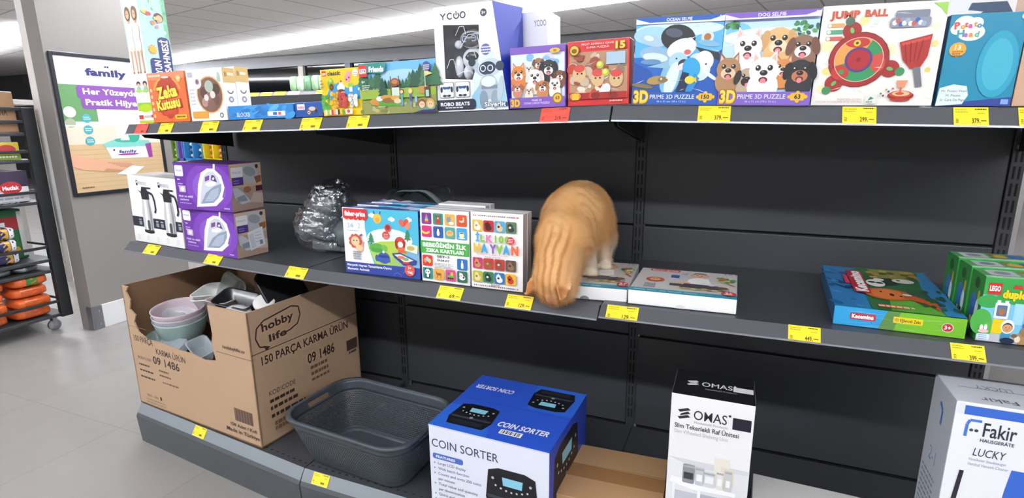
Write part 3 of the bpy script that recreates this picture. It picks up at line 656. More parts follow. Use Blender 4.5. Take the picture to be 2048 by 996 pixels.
a.rect(0, 0, 1, .17, '#7a55b4'); a.text('PRIME 3D', .5, .105, .03, '#d9c9f2', al='c', bold=.02); a.text('DOGS LARGE PUZZLE', .5, .06, .03, '#d9c9f2', al='c', bold=.02, maxw=.46); a.text('3D', .02, .03, .11, '#eab52a', bold=.05, maxw=.17, outline='#8c6212'); a.circ(.87, .14, .09, '#8a6a1e'); a.circ(.87, .14, .07, '#dcb23a'); a.text('63', .87, .12, .05, '#3c2a08', al='c', bold=.03)
a.ell(.83, .9, .09, .04, '#e8b833'); a.text('3D', .83, .885, .03, '#3c2a08', al='c', bold=.03); a.done('front_artwork', B.root); glints_on_front(B, 3)
x = .124; B = Box('puzzle_box', 'small red framed puzzle box with fruit and animals, beside the ocean puzzle', 'puzzle', (x, .098, 0, .159, .06, .159), cols=cols('#cf2f2e', '#a82222'), **tops(x))
a = B.art('F'); a.rect(.03, .1, .97, .83, '#b58a6a')
for k in range(60): a.ell(random.uniform(.06, .94), random.uniform(.14, .8), random.uniform(.03, .09), random.uniform(.02, .08), random.choice(['#c9b29a', '#8d7664', '#d8c8b4', '#b5402f', '#7a5142', '#e6d9c4', '#a88c5c', '#96442f']), rot=random.uniform(-60, 60), n=10)
for px, py in ((.2, .5), (.5, .42), (.8, .4)): a.ell(px, py, .11, .13, '#d3b282'); a.ell(px, py+.08, .09, .06, '#c94a42'); a.circ(px-.03, py, .015, '#2c1c14'); a.circ(px+.04, py, .015, '#2c1c14')
for px, py in ((.54, .62), (.63, .5), (.76, .7)): a.circ(px, py, .06, '#b8b53a'); a.circ(px-.01, py+.01, .035, '#dfe06a')
a.rect(.64, .62, .94, .8, '#a9c4d6'); a.ell(.62, .22, .08, .12, '#dfe3ea', rot=-30); a.rect(.03, .1, .97, .2, '#a3241f')
for k in range(9): a.ell(random.uniform(.08, .9), .15, .06, .05, random.choice(['#c43a2c', '#7d1d18', '#e07a4a']), n=9)
a.text('FRUIT ANIMALS GAME', .5, .925, .03, '#f6c9c4', al='c', bold=.01, maxw=.52); a.text('SUPER PUZZLE', .5, .875, .03, '#f6c9c4', al='c', bold=.01, maxw=.36)
a.circ(.12, .86, .085, '#6e4d12'); a.circ(.12, .86, .07, '#e2b53a'); a.ell(.12, .85, .045, .035, '#6a5a1c'); a.text('15', .86, .85, .1, '#f2cf52', al='c', bold=.05, maxw=.15, outline='#8a5a10'); a.rrect(.08, .09, .2, .19, '#e8b833'); a.lines(.7, .95, .05, 1, .1, .02, '#f4c6c0'); a.done('front_artwork', B.root); glints_on_front(B, 4)

# ocean puzzle
def prime(a, bg, title, num, age):
    a.rect(0, 0, 1, .145, bg); a.text('PRIME 3D PUZZLE', .22, .07, .048, '#dfe3f6', bold=.012, maxw=.52); a.text('46 x 31 cm (18 x 12 in.)', .305, .028, .022, '#c9d0ee', maxw=.34)
    a.text('3D', .02, .025, .135, '#e8b42a', bold=.06, maxw=.18, outline='#8c5f10', ow=.05); a.text('3D', .026, .035, .125, '#f7d25a', bold=.02, maxw=.17)
    q = a.h/a.w; a.rrect(.79, .05, .94, .13, '#e2b433', r=.2); a.circ(.865, .135, .02, '#e2b433'); a.circ(.865, .045, .02, '#e2b433'); a.circ(.78, .09, .02, '#e2b433'); a.circ(.95, .09, .02, '#e2b433')
    a.text(num, .865, .07, .045, '#2b2006', al='c', bold=.03); a.rect(0, .925, 1, 1, bg); a.poly([(0, .925), (1, .925), (1, .99), (.85, .945), (.16, .94), (0, .985)], '#eef2fa' if bg[1:3] < '60' else '#e6e0f4')
    a.text(title, .5, .95, .034, '#f2f4ff', al='c', bold=.015, maxw=.29, outline=bg, ow=.06); a.text(age, .965, .962, .026, '#ffffff', al='c', bold=.02)
x = .290; B = Box('puzzle_box', 'blue puzzle box with dolphins and a killer whale', 'puzzle', (x, .098, 0, .2015, .06, .202), cols=cols('#2467c4', '#1b4c9c'), **tops(x))
a = B.art('F'); a.rect(0, .14, 1, .94, '#1f63b8'); a.rect(0, .55, 1, .93, '#5aaede'); a.ell(.5, .86, .5, .08, '#cfe6f4'); a.ell(.2, .8, .22, .1, '#9fd0ec'); a.poly([(.6, .14), (1, .14), (1, .62), (.8, .5)], '#1d57ac'); a.poly([(0, .14), (.35, .14), (.2, .4), (0, .5)], '#1c4f9f')
a.ell(.2, .74, .16, .06, '#a9c6da', rot=-15); a.ell(.16, .77, .06, .03, '#d6e6ee', rot=-15); a.ell(.26, .58, .2, .09, '#8fb4d2', rot=-8); a.ell(.25, .55, .15, .05, '#d3e4ee', rot=-8); a.ell(.2, .5, .12, .03, '#5f8cb4')
a.ell(.5, .76, .2, .15, '#20242c', rot=-12); a.ell(.55, .64, .17, .11, '#e9edf0', rot=18); a.ell(.45, .82, .1, .05, '#4a5060', rot=-10); a.ell(.62, .73, .05, .025, '#f4f6f6', rot=25); a.ell(.62, .6, .04, .03, '#c9635c'); a.poly([(.7, .66), (.98, .58), (.98, .5), (.8, .56)], '#2b313b')
a.ell(.83, .76, .07, .07, '#cfd8de'); a.ell(.83, .76, .04, .04, '#a5703a'); a.ell(.85, .69, .12, .035, '#7cb2d4', rot=-10)
a.ell(.45, .33, .12, .22, '#7fb6d2', rot=-14); a.ell(.52, .5, .11, .1, '#a6cfe0', rot=10); a.ell(.46, .3, .07, .2, '#d7ebf2', rot=-14); a.poly([(.16, .44), (.4, .5), (.42, .42)], '#8fbbd2'); a.ell(.58, .47, .06, .05, '#2b3440', rot=30); a.ell(.57, .44, .06, .035, '#f0d6d2', rot=30); a.circ(.5, .53, .01, '#10161c')
a.ell(.76, .43, .13, .16, '#cfe0ea', rot=20); a.ell(.82, .5, .1, .11, '#e9f1f4', rot=20); a.ell(.68, .42, .1, .12, '#2f9fd6', rot=20); a.poly([(.62, .15), (.7, .15), (.78, .3), (.72, .36)], '#2b86c4'); a.circ(.84, .46, .01, '#10161c'); a.ell(.9, .33, .1, .02, '#dfeef6', rot=-35)
a.poly([(.52, .15), (.63, .15), (.66, .36), (.58, .38)], '#16294a'); a.ell(.67, .285, .055, .045, '#e8cf3a'); a.poly([(.7, .29), (.75, .25), (.74, .32)], '#dfc22e')
a.ell(.28, .285, .11, .05, '#a88a4c', rot=8); a.ell(.36, .29, .06, .035, '#7d6a4c'); a.ell(.12, .22, .13, .025, '#7a6a48', rot=-8); a.circ(.34, .3, .012, '#e9dcb0'); a.circ(.41, .31, .012, '#e9dcb0')
prime(a, '#2458ae', 'OCEAN SELFIE', '150', '5+'); a.done('front_artwork', B.root); glints_on_front(B, 5)
x = .4925; B = Box('puzzle_box', 'purple puzzle box with a crowd of smiling dogs', 'puzzle', (x, .097, 0, .194, .06, .201), cols=cols('#7d5fc0', '#4d3792'), **tops(x))
a = B.art('F'); a.rect(0, .14, 1, .93, '#bfe0f0'); a.ell(.16, .8, .14, .1, '#7cc4e2'); a.ell(.5, .74, .5, .1, '#e3f0f2')
for k in range(30):
    s = random.choice((0, 1)); a.ell((.02+.13*random.random()) if s else (.74+.26*random.random()), .9-random.random()*(.05 if s else .16), .03, .02, random.choice(['#3f8a4a', '#2f6f4c', '#5aa05a', '#2a5c58']), rot=random.uniform(0, 180), n=8)
dog(a, .6, .69, .15, '#e0b67c', '#cfa066', '#f2dcb6'); dog(a, .28, .64, .15, '#f0eeea', '#e2dcd6', '#faf8f5', 'up'); dog(a, .86, .62, .13, '#8c6650', '#6e4a38', '#f4f1ee'); dog(a, .09, .4, .13, '#a9805a', '#8a5f3e', '#dcc2a0', 'up'); dog(a, .68, .4, .1, '#d28a4c', '#c27a3c', '#f6e6d2', 'up'); dog(a, .86, .36, .13, '#2b2a30', '#1f1e24', '#b8734a'); dog(a, .31, .3, .11, '#b9a48c', '#2c2622', '#2f2a28'); dog(a, .48, .37, .155, '#f4f3f1', '#e9e3df', '#ffffff', 'up')
a.poly([(.36, .14), (.62, .14), (.6, .24), (.42, .24)], '#f1f0ee')
prime(a, '#7c5cbe', 'DOG SELFIE', '63', '4+'); a.done('front_artwork', B.root); glints_on_front(B, 6)

# ball game box
x = .689; B = Box('game_box', 'large white ball game box with red round target toy', 'game box', (x, .096, 0, .2245, .065, .206), cols=cols('#eceae4', '#3a3f6a', '#f2f2f0'), **tops(x))
a = B.art('F')
for px, py, r, c in ((.36, .84, .045, '#eadf9a'), (.08, .6, .06, '#efe6b4'), (.6, .55, .06, '#efe8c0'), (.1, .35, .04, '#e9d88a'), (.93, .76, .04, '#e6edcf'), (.92, .35, .025, '#e3cf6e'), (.46, .83, .03, '#dfead6'), (.07, .17, .04, '#efe6b4'), (.94, .6, .03, '#e8d98c'), (.85, .5, .03, '#dfe9d4')): a.circ(px, py, r, c)
a.text('JUMP', .07, .875, .066, '#c4573a', bold=.06, maxw=.245); a.text('BALL', .355, .88, .062, '#c4573a', bold=.06, maxw=.185)
a.poly([(.88, .98), (.99, .98), (.99, .86), (.94, .93)], '#9ccf5a')
for k, c in enumerate(('#d9a566', '#4fa07c', '#c8604c')): a.rrect(.055, .785-k*.065, .2, .825-k*.065, c, r=.4); a.circ(.075, .805-k*.065, .018, '#eceae4')
R_ = '#9c2422'
for ang in (108, -18, 230):
    t_ = math.radians(ang); q = a.h/a.w; cx, cy = .355+math.cos(t_)*.305*q, .46+math.sin(t_)*.305
    a.circ(cx, cy, .085, R_); ex, ey = .355+math.cos(t_)*.40*q, .46+math.sin(t_)*.40; a.circ(ex, ey, .042, '#3f8a55' if ang != 108 else '#4a6a52'); a.ell(cx, cy, .016, .03, '#5cae5c', rot=ang-90)
a.circ(.355, .46, .275, '#8a2222'); a.circ(.355, .46, .262, R_)
seg = [(18, 62, '#2f8f56'), (62, 150, '#dd9a4a'), (150, 196, '#dd9a4a'), (196, 222, '#2c8a68'), (222, 300, '#2f8f56'), (300, 340, '#2f8f56'), (340, 378, '#c4493c')]
for a0, a1, c in seg: a.wedge(.355, .46, .1, .222, a0, a1, c)
a.ell(.33, .63, .1, .05, '#b9322a'); a.ell(.215, .335, .075, .075, '#b9322a'); a.ell(.515, .42, .06, .085, '#c4493c')
a.circ(.325, .625, .032, '#e2c23a'); a.circ(.325, .625, .014, '#4a4414'); a.circ(.225, .34, .025, '#3b8f50'); a.wedge(.355, .46, .215, .222, 0, 360, '#e9b9ae', n=40); a.circ(.355, .46, .125, '#4a3a7a'); a.circ(.355, .46, .103, '#a8202c'); a.circ(.355, .46, .022, '#8a1822')
a.poly([(.665, .62), (.91, .69), (.9, .48), (.86, .38), (.78, .36), (.71, .45)], '#a62a26'); a.poly([(.68, .61), (.9, .67), (.89, .64), (.69, .585)], '#c8483c')
for k in range(4): a.line([(.71+k*.045, .6+k*.012), (.745+k*.028, .42+k*.006)], .008, '#7d1a18')
a.poly([(.8, .37), (.855, .38), (.895, .19), (.845, .18)], '#707378')
a.rrect(.565, .76, .88, .855, '#8f93a8', r=.3); a.rrect(.6, .85, .86, .92, '#7d8494', r=.2)
for k in range(10): a.ell(.6+.025*k, .805+.02*math.sin(k*2), .02, .025, ['#e9ecf0', '#c8604c', '#3f63b0', '#e3e6ea', '#9fb0c4'][k % 5], n=9)
a.ell(.74, .1, .105, .045, '#8f1f1c'); a.ell(.74, .115, .09, .035, '#c04a30'); a.ell(.74, .12, .07, .025, '#d9b88a'); a.ell(.73, .12, .035, .014, '#c44a2c'); a.poly([(.69, .25), (.78, .25), (.76, .18), (.71, .18)], '#e0936a'); a.rect(.725, .12, .74, .18, '#d0532c'); a.ell(.74, .06, .08, .015, '#b9322a')
for px, py, c in ((.58, .12, '#5b8a5a'), (.62, .16, '#c98a4a'), (.64, .14, '#44506a'), (.67, .17, '#b8504a'), (.6, .1, '#6a4a4a')): a.circ(px, py, .01, c)
a.rrect(.46, .02, .55, .11, '#dfe3e0', r=.2); a.poly([(.48, .05), (.53, .07), (.5, .09)], '#2f7f5c'); a.lines(.47, .54, .03, 1, .1, .012, '#5a6f66'); a.text('BASKETBOL OYUNU', .225, .055, .018, '#b08a80', maxw=.2); a.text('ÇOCUK OYUNCAĞI ATIŞ OYUNU', .04, .028, .018, '#b08a80', maxw=.39)
a.done('front_artwork', B.root); glints_on_front(B, 7)

# teal toy box: lettering kept, its character left out
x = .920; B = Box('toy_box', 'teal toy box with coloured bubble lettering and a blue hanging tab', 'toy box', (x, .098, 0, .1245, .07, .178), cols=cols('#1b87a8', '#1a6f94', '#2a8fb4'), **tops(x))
a = B.art('F'); a.poly([(0, 0), (1, 0), (1, .1), (0, .02)], '#2b3f8f'); a.ell(.2, .88, .15, .1, '#f1f1ec'); a.ell(.3, .8, .18, .09, '#f1f1ec'); a.ell(.12, .84, .1, .06, '#f1f1ec'); a.ell(.34, .9, .1, .06, '#f1f1ec')
for ch, px, py, c, r in (('P', .07, .84, '#d4504c', 8), ('o', .145, .845, '#d99a3a', -6), ('t', .2, .86, '#d4504c', 4), ('a', .25, .85, '#c05a9a', 0), ('t', .32, .86, '#e0913c', 6), ('o', .36, .85, '#3f8fc0', 0), ('H', .12, .755, '#3fa0a8', 4), ('e', .205, .755, '#b56ab0', 0), ('a', .275, .755, '#e0913c', 0), ('d', .35, .755, '#6ab4a0', -4)):
    a.text(ch, px, py, .07 if ch in 'PH' else .055, c, bold=.05, rot=r)
a.rrect(.05, .54, .28, .7, '#e0a53c', r=.5); a.text('13', .165, .62, .05, '#fff2d4', al='c', bold=.03); a.lines(.1, .25, .59, 3, .022, .012, '#8a5a18'); a.circ(.95, .95, .03, '#cfe6ee')
a.poly([(0, .0), (.02, .2), (.2, .24), (.38, .22), (.42, .12), (.36, .02)], '#dcecf0'); a.text('Mr. Potato Head', .05, .155, .026, '#4b5560', maxw=.34); a.text('M. Patate', .12, .105, .026, '#4b5560', maxw=.2); a.text('Sr. Cara De Papa', .05, .055, .026, '#4b5560', maxw=.34)
a.rrect(.86, .02, .96, .075, '#7fa6dc', r=.1)
a.ell(.72, .45, .26, .36, '#2b9dbb'); a.ell(.72, .45, .19, .28, '#43aec6')
a.done('front_artwork', B.root)
hk = MB(); hk.prism([(.05, .178), (.11, .178), (.095, .203), (.038, .203), (.034, .19), (.06, .186)], lambda u, z: (u, .03, z), lambda u, z: (u, .034, z), mat('#173a5c', .35, coat=.3)); hk.build('hanging_tab', B.root)
x = .955; B = Box('white_carton', 'plain white carton standing behind the teal toy box', 'carton', (x, .26, 0, .125, .10, .27), cols=cols('#e9e9e8'), **tops(x))
a = B.art('F'); a.lines(.1, .8, .9, 1, .1, .01, '#d9d9d8'); a.done('front_artwork', B.root)
x = 1.047; B = Box('tan_carton', 'tan carton with white round pictures at the top shelf end beside the teal box', 'carton', (x, .100, 0, .19, .08, .23), cols=cols('#c9a58a', '#b8937a'), **tops(x))
a = B.art('F')
for k, (px, py) in enumerate(((.16, .84), (.16, .60), (.16, .36), (.48, .72), (.48, .46), (.8, .84))): a.circ(px, py, .10, '#f0ebe6'); a.ell(px+.01, py, .045, .055, '#a8a6b8'); a.ell(px, py+.02, .03, .03, '#54607c')
a.lines(.1, .9, .12, 2, .05, .025, '#7d5f4a'); a.done('front_artwork', B.root)
# ================================================================== MIDDLE SHELF
def mids(x): return dict(z0=mid_z(x)+.002, slope=mid_s(x))
x = -1.621; B = Box('flask_carton', 'white carton with two steel vacuum jugs printed on it, at the middle shelf end', 'carton', (x, .048, -2, .287, .13, .258), cols=cols('#f4f4f2', '#dddcda', '#b9b7b4'), **mids(x))
a = B.art('F'); a.rect(0, .235, 1, .385, '#2a2d38'); a.poly([(0, 0), (1, 0), (1, .235), (0, .235)], '#eeeeec')
for cx in (.33, .78):
    a.rrect(cx-.16, .855, cx-.125, .93, '#222630', r=.15); a.circ(cx-.142, .905, .014, '#f4f4f2'); a.text('FREDO', cx-.11, .868, .045, '#8d929c', maxw=.16)
    a.ell(cx, .175, .105, .03, '#25272b'); a.poly([(cx-.10, .17), (cx+.10, .17), (cx+.105, .45), (cx+.075, .66), (cx-.07, .66), (cx-.105, .45)], '#c9cacc')
    a.poly([(cx-.055, .19), (cx+.0, .19), (cx+.005, .65), (cx-.045, .65)], '#f4f5f6'); a.poly([(cx+.05, .19), (cx+.085, .19), (cx+.09, .45), (cx+.06, .65), (cx+.04, .65)], '#8f9195'); a.rrect(cx-.02, .2, cx+.035, .35, '#4b4d50', r=.4)
    a.rect(cx-.1, .17, cx+.1, .2, '#2a2c30'); a.poly([(cx-.075, .655), (cx+.075, .655), (cx+.08, .76), (cx+.03, .83), (cx-.06, .82), (cx-.085, .75)], '#26282d'); a.poly([(cx-.085, .77), (cx-.14, .79), (cx-.08, .74)], '#26282d'); a.rrect(cx-.06, .815, cx+.13, .84, '#26282d', r=.4)
    a.line([(cx+.07, .77), (cx+.15, .74), (cx+.18, .64), (cx+.185, .52), (cx+.16, .47)], .035, '#26282d')
    for s in (-.19, .16): a.rrect(cx+s, .265, cx+s+.055, .32, '#8f93a0', r=.2); a.lines(cx+s, cx+s+.055, .335, 1, .1, .018, '#c9ccd4', jag=.05)
for k in range(5): a.wedge(.1+k*.2, .09, .018, .024, 0, 360, '#c4c7cc'); a.lines(.07+k*.2, .14+k*.2, .045, 1, .1, .008, '#c9ccd0')
a.done('front_artwork', B.root); a = B.art('T'); a.rect(.25, .3, .7, .6, '#cfcdca'); a.lines(.3, .65, .5, 2, .1, .04, '#9a9896'); a.done('top_artwork', B.root)

def iron_box(label, p, z0, slope, sticker):
    B = Box('iron_carton', label, 'carton', p, z0, cols=cols('#6a34a0', '#c9b29c', '#4f2a66'), slope=slope, group='purple steam iron cartons')
    a = B.art('F'); a.ell(.62, .5, .42, .5, '#7a44b2'); a.ell(.62, .48, .3, .36, '#8a58c2'); a.rect(0, .95, 1, 1, '#56288a')
    a.rrect(.02, .7, .17, .93, '#f4f3f6', r=.15); a.text('PHILIPS', .095, .8, .038, '#8d8aa8', al='c', bold=.02, maxw=.11)
    a.rrect(.05, .62, .1, .645, '#d9cde9', r=.4); a.lines(.05, .15, .53, 2, .05, .022, '#cdb9e2'); a.rrect(.07, .36, .19, .5, '#c9b3d6', r=.12); a.ell(.13, .43, .035, .05, '#efe6f2')
    a.text('Hızlı ve etkili', .05, .255, .045, '#eee4f7', bold=.02, maxw=.26); a.text('ütüleme', .07, .185, .04, '#eee4f7', bold=.02, maxw=.16); a.lines(.06, .3, .12, 1, .1, .014, '#cdb9e2')
    a.line([(.74, .88), (.75, 1)], .05, '#efeff4')
    a.poly([(.37, .07), (.43, .55), (.5, .8), (.62, .9), (.74, .9), (.86, .76), (.9, .52), (.84, .3), (.72, .14)], '#f4f4f8'); a.poly([(.43, .14), (.5, .55), (.56, .76), (.64, .84), (.72, .84), (.81, .72), (.85, .52), (.79, .32), (.68, .18)], '#c9cfda')
    a.poly([(.45, .14), (.56, .38), (.7, .52), (.85, .6), (.84, .45), (.78, .3), (.68, .18)], '#8d9aae'); a.poly([(.52, .2), (.66, .44), (.8, .52), (.77, .34), (.68, .22)], '#aab6c8'); a.ell(.66, .58, .1, .05, '#eef0f5', rot=10)
    a.poly([(.56, .62), (.64, .66), (.65, .76), (.57, .72)], '#7a4a94'); a.poly([(.67, .66), (.78, .62), (.74, .76), (.69, .77)], '#5a3a74'); a.poly([(.69, .68), (.72, .66), (.74, .7), (.72, .73)], '#e9e9f0'); a.line([(.37, .08), (.72, .13), (.86, .3)], .03, '#ffffff')
    a.lines(.86, .96, .06, 1, .1, .03, '#cdb9e2'); a.done('front_artwork', B.root)
    a = B.art('R'); a.rect(0, .5, 1, 1, '#c8ad90'); a.rect(0, 0, 1, .5, '#b39a8a'); a.poly([(.3, .96), (.75, .98), (.9, .78), (.75, .55), (.45, .6)], '#b4b8bf'); a.ell(.62, .82, .2, .1, '#8f979f', rot=-15); a.poly([(.75, .7), (.98, .72), (.98, .58), (.82, .55)], '#8c5a3c')
    a.rrect(.04, .72, .4, .93, '#e4e4e6', r=.12); a.text('PHILIPS', .22, .8, .04, '#9a9ab0', al='c', maxw=.26); a.rect(.06, .55, .4, .72, '#4a3484'); a.lines(.1, .3, .64, 2, .05, .02, '#9c8cc8'); a.circ(.86, .92, .045, '#3a3244')
    a.poly([(.05, .5), (.2, .5), (.4, .36), (.6, .16), (.3, .14), (.1, .3)], '#c3cad4'); a.poly([(.15, .3), (.4, .34), (.5, .2), (.2, .2)], '#8c95a2'); a.ell(.5, .44, .12, .07, '#9c6c50'); a.poly([(.55, .16), (1, .1), (1, .32), (.7, .36)], '#cbb8b0'); a.rect(.78, .38, 1, .5, '#5a2440') if not sticker else None
    if sticker:
        a.poly([(.42, .12), (.92, .2), (.86, .62), (.36, .54)], mat('#e6e9ee', .2, coat=.6)); a.poly([(.46, .16), (.6, .18), (.55, .5), (.4, .48)], '#c9ced6'); a.lines(.6, .84, .5, 4, .07, .02, '#b4bac4'); a.rrect(.74, .22, .84, .32, '#7d8694', r=.1)
    a.done('side_artwork', B.root)
    return B
iron_box('lower purple steam iron carton of the stack, leaflet stuck on its side', (-1.323, .034, -3.8, .283, .127, .160), mid_z(-1.32)+.002, mid_s(-1.2), True)
iron_box('upper purple steam iron carton of the stack beside the flask carton', (-1.289, .001, 5.7, .240, .149, .164), mid_z(-1.289)+.1635, mid_s(-1.2), False)

# magnetic animal games, five deep
def magnetic(i):
    x = -.599+.003*i; y = .045+.034*i
    lab = 'white and blue magnetic animals game box at the front of its row' if i == 0 else ['', 'blue edged magnetic game box, second from the front of its row', 'blue edged magnetic game box, third from the front of its row', 'blue edged magnetic game box, fourth from the front of its row', 'blue edged magnetic game box at the very back of its row, under the dark bag'][i]
    B = Box('game_box', lab, 'game box', (x, y, 2.4-.5*(i % 2), .272, .028, .212-.003*(i % 2)), cols=cols('#f6f6f4', '#27408e', '#39509c'), group='magnetic animal game boxes', **mids(x))
    if i == 0:
        a = B.art('F'); a.rect(.0, .0, 1, .17, '#35489c'); a.poly([(.3, 1), (1, 1), (1, .17), (.4, .17), (.34, .4), (.3, .7)], '#4fb9d6'); a.ell(.62, .56, .3, .16, '#e6f2f4')
        a.poly([(.33, .45), (.5, .52), (.75, .55), (1, .5), (1, .17), (.42, .17)], '#b3cf54'); a.poly([(.6, .17), (1, .17), (1, .36), (.8, .4), (.65, .3)], '#9fc66a'); a.poly([(.75, .17), (1, .17), (1, .44), (.85, .4)], '#7fb4d6')
        for px, py in ((.4, .9), (.66, .86), (.88, .87)): cloud(a, px, py, .07)
        a.circ(.475, .86, .07, '#f2c14a'); a.circ(.475, .84, .035, '#e8a53a'); a.line([(.44, .93), (.43, .97)], .012, '#5a3a1a'); a.line([(.51, .93), (.52, .97)], .012, '#5a3a1a')
        for px, py, c in ((.79, .82, '#e2604c'), (.85, .83, '#d44a3c'), (.87, .78, '#e88a6c')): a.ell(px, py, .03, .055, c, rot=30 if px < .8 else -20)
        a.ell(.61, .73, .045, .06, '#cf4a44'); a.ell(.58, .62, .05, .06, '#cf4a44'); a.lines(.55, .62, .63, 3, .025, .01, '#f6d0cc'); a.ell(.61, .74, .028, .035, '#8c2a34')
        a.circ(.76, .53, .085, '#c9473c'); a.ell(.72, .5, .025, .07, '#a83228'); a.ell(.81, .5, .025, .07, '#a83228'); a.ell(.765, .5, .035, .045, '#f4e9e0'); a.rect(.73, .38, .83, .46, '#d9694c')
        a.ell(.45, .42, .1, .07, '#5aa84a'); a.rect(.38, .36, .54, .42, '#4a9a3e'); a.circ(.38, .47, .022, '#5aa84a'); a.ell(.55, .43, .035, .045, '#6fb85a')
        for px, py in ((.38, .5), (.86, .58)): tree(a, px, py, .13, '#3f8a5c')
        a.ell(.54, .28, .08, .085, '#3e5aa8'); a.rect(.46, .22, .62, .29, '#3e5aa8'); a.ell(.54, .3, .07, .02, '#2a3f80'); a.circ(.54, .37, .02, '#f4f4f4'); a.ell(.45, .27, .025, .05, '#3e5aa8')
        a.poly([(.65, .36), (.76, .38), (.97, .28), (.96, .22), (.8, .19), (.68, .3)], '#31468f'); a.poly([(.68, .345), (.76, .36), (.93, .28), (.82, .235)], '#e9e0d0'); a.ell(.77, .31, .05, .025, '#d9825c'); a.ell(.83, .29, .04, .025, '#7fb07a'); a.rect(.79, .22, .87, .25, '#c9302c')
        a.poly([(.84, .54), (.99, .5), (.98, .38), (.82, .42)], '#dfe9d2'); a.ell(.9, .46, .05, .035, '#c7b06a')
        a.rrect(.02, .84, .345, .99, '#cf3432', r=.08)
        for k in range(5): a.circ(.06+k*.062, .85, .03, '#cf3432')
        a.text('fisher-price', .182, .88, .07, '#ffffff', al='c', bold=.05, maxw=.28)
        for ch, px in (('34', .07), ('2', .21)): a.text(ch, px, .7, .075, '#a9cdd6', bold=.0)
        a.lines(.06, .25, .66, 1, .1, .012, '#c3dce2')
        for k in range(9): t_ = k*40*PI/180; a.circ(.17+.065*math.cos(t_), .5+.08*math.sin(t_), .035, '#c9543c')
        a.circ(.17, .5, .075, '#f0cba0'); a.circ(.15, .51, .01, '#3a2a20'); a.circ(.19, .51, .01, '#3a2a20'); a.ell(.22, .4, .05, .05, '#efc79a'); a.line([(.27, .42), (.29, .5)], .012, '#c9543c'); a.ell(.255, .6, .02, .014, '#5a5a6a', rot=30)
        a.lines(.13, .25, .33, 4, .035, .022, '#8a8f98'); a.text('Manyetik Hayvan Tamamlama Oyunu', .04, .115, .036, '#ffffff', bold=.02, maxw=.6); a.text('Magnetic Animals', .04, .055, .036, '#ffffff', bold=.02, maxw=.3)
        a.circ(.88, .13, .085, '#dc5442'); a.text('3+', .88, .15, .035, '#ffffff', al='c', bold=.03); a.text('Yaş', .88, .085, .04, '#ffffff', al='c', bold=.03); a.wedge(.72, .0, .07, .075, 20, 160, '#7f90cf'); a.wedge(.86, .02, .1, .105, 30, 150, '#7f90cf'); a.done('front_artwork', B.root)
    else:
        a = B.art('F'); a.rect(0, 0, 1, .17, '#35489c'); a.rect(.3, .17, 1, 1, '#4fb9d6'); a.done('front_artwork', B.root)
    a = B.art('R'); a.rect(.1, .1, .9, .3, '#b8304a'); a.rect(.2, .4, .8, .7, '#35489c'); a.rect(.3, .78, .7, .9, '#d9dcec'); a.done('side_artwork', B.root)
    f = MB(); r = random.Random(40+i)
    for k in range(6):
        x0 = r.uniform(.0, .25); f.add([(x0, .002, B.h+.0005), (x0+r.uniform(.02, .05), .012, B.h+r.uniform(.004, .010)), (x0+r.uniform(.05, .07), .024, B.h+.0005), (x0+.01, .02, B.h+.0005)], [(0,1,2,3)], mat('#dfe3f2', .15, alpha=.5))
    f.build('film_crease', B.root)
for i in range(5): magnetic(i)

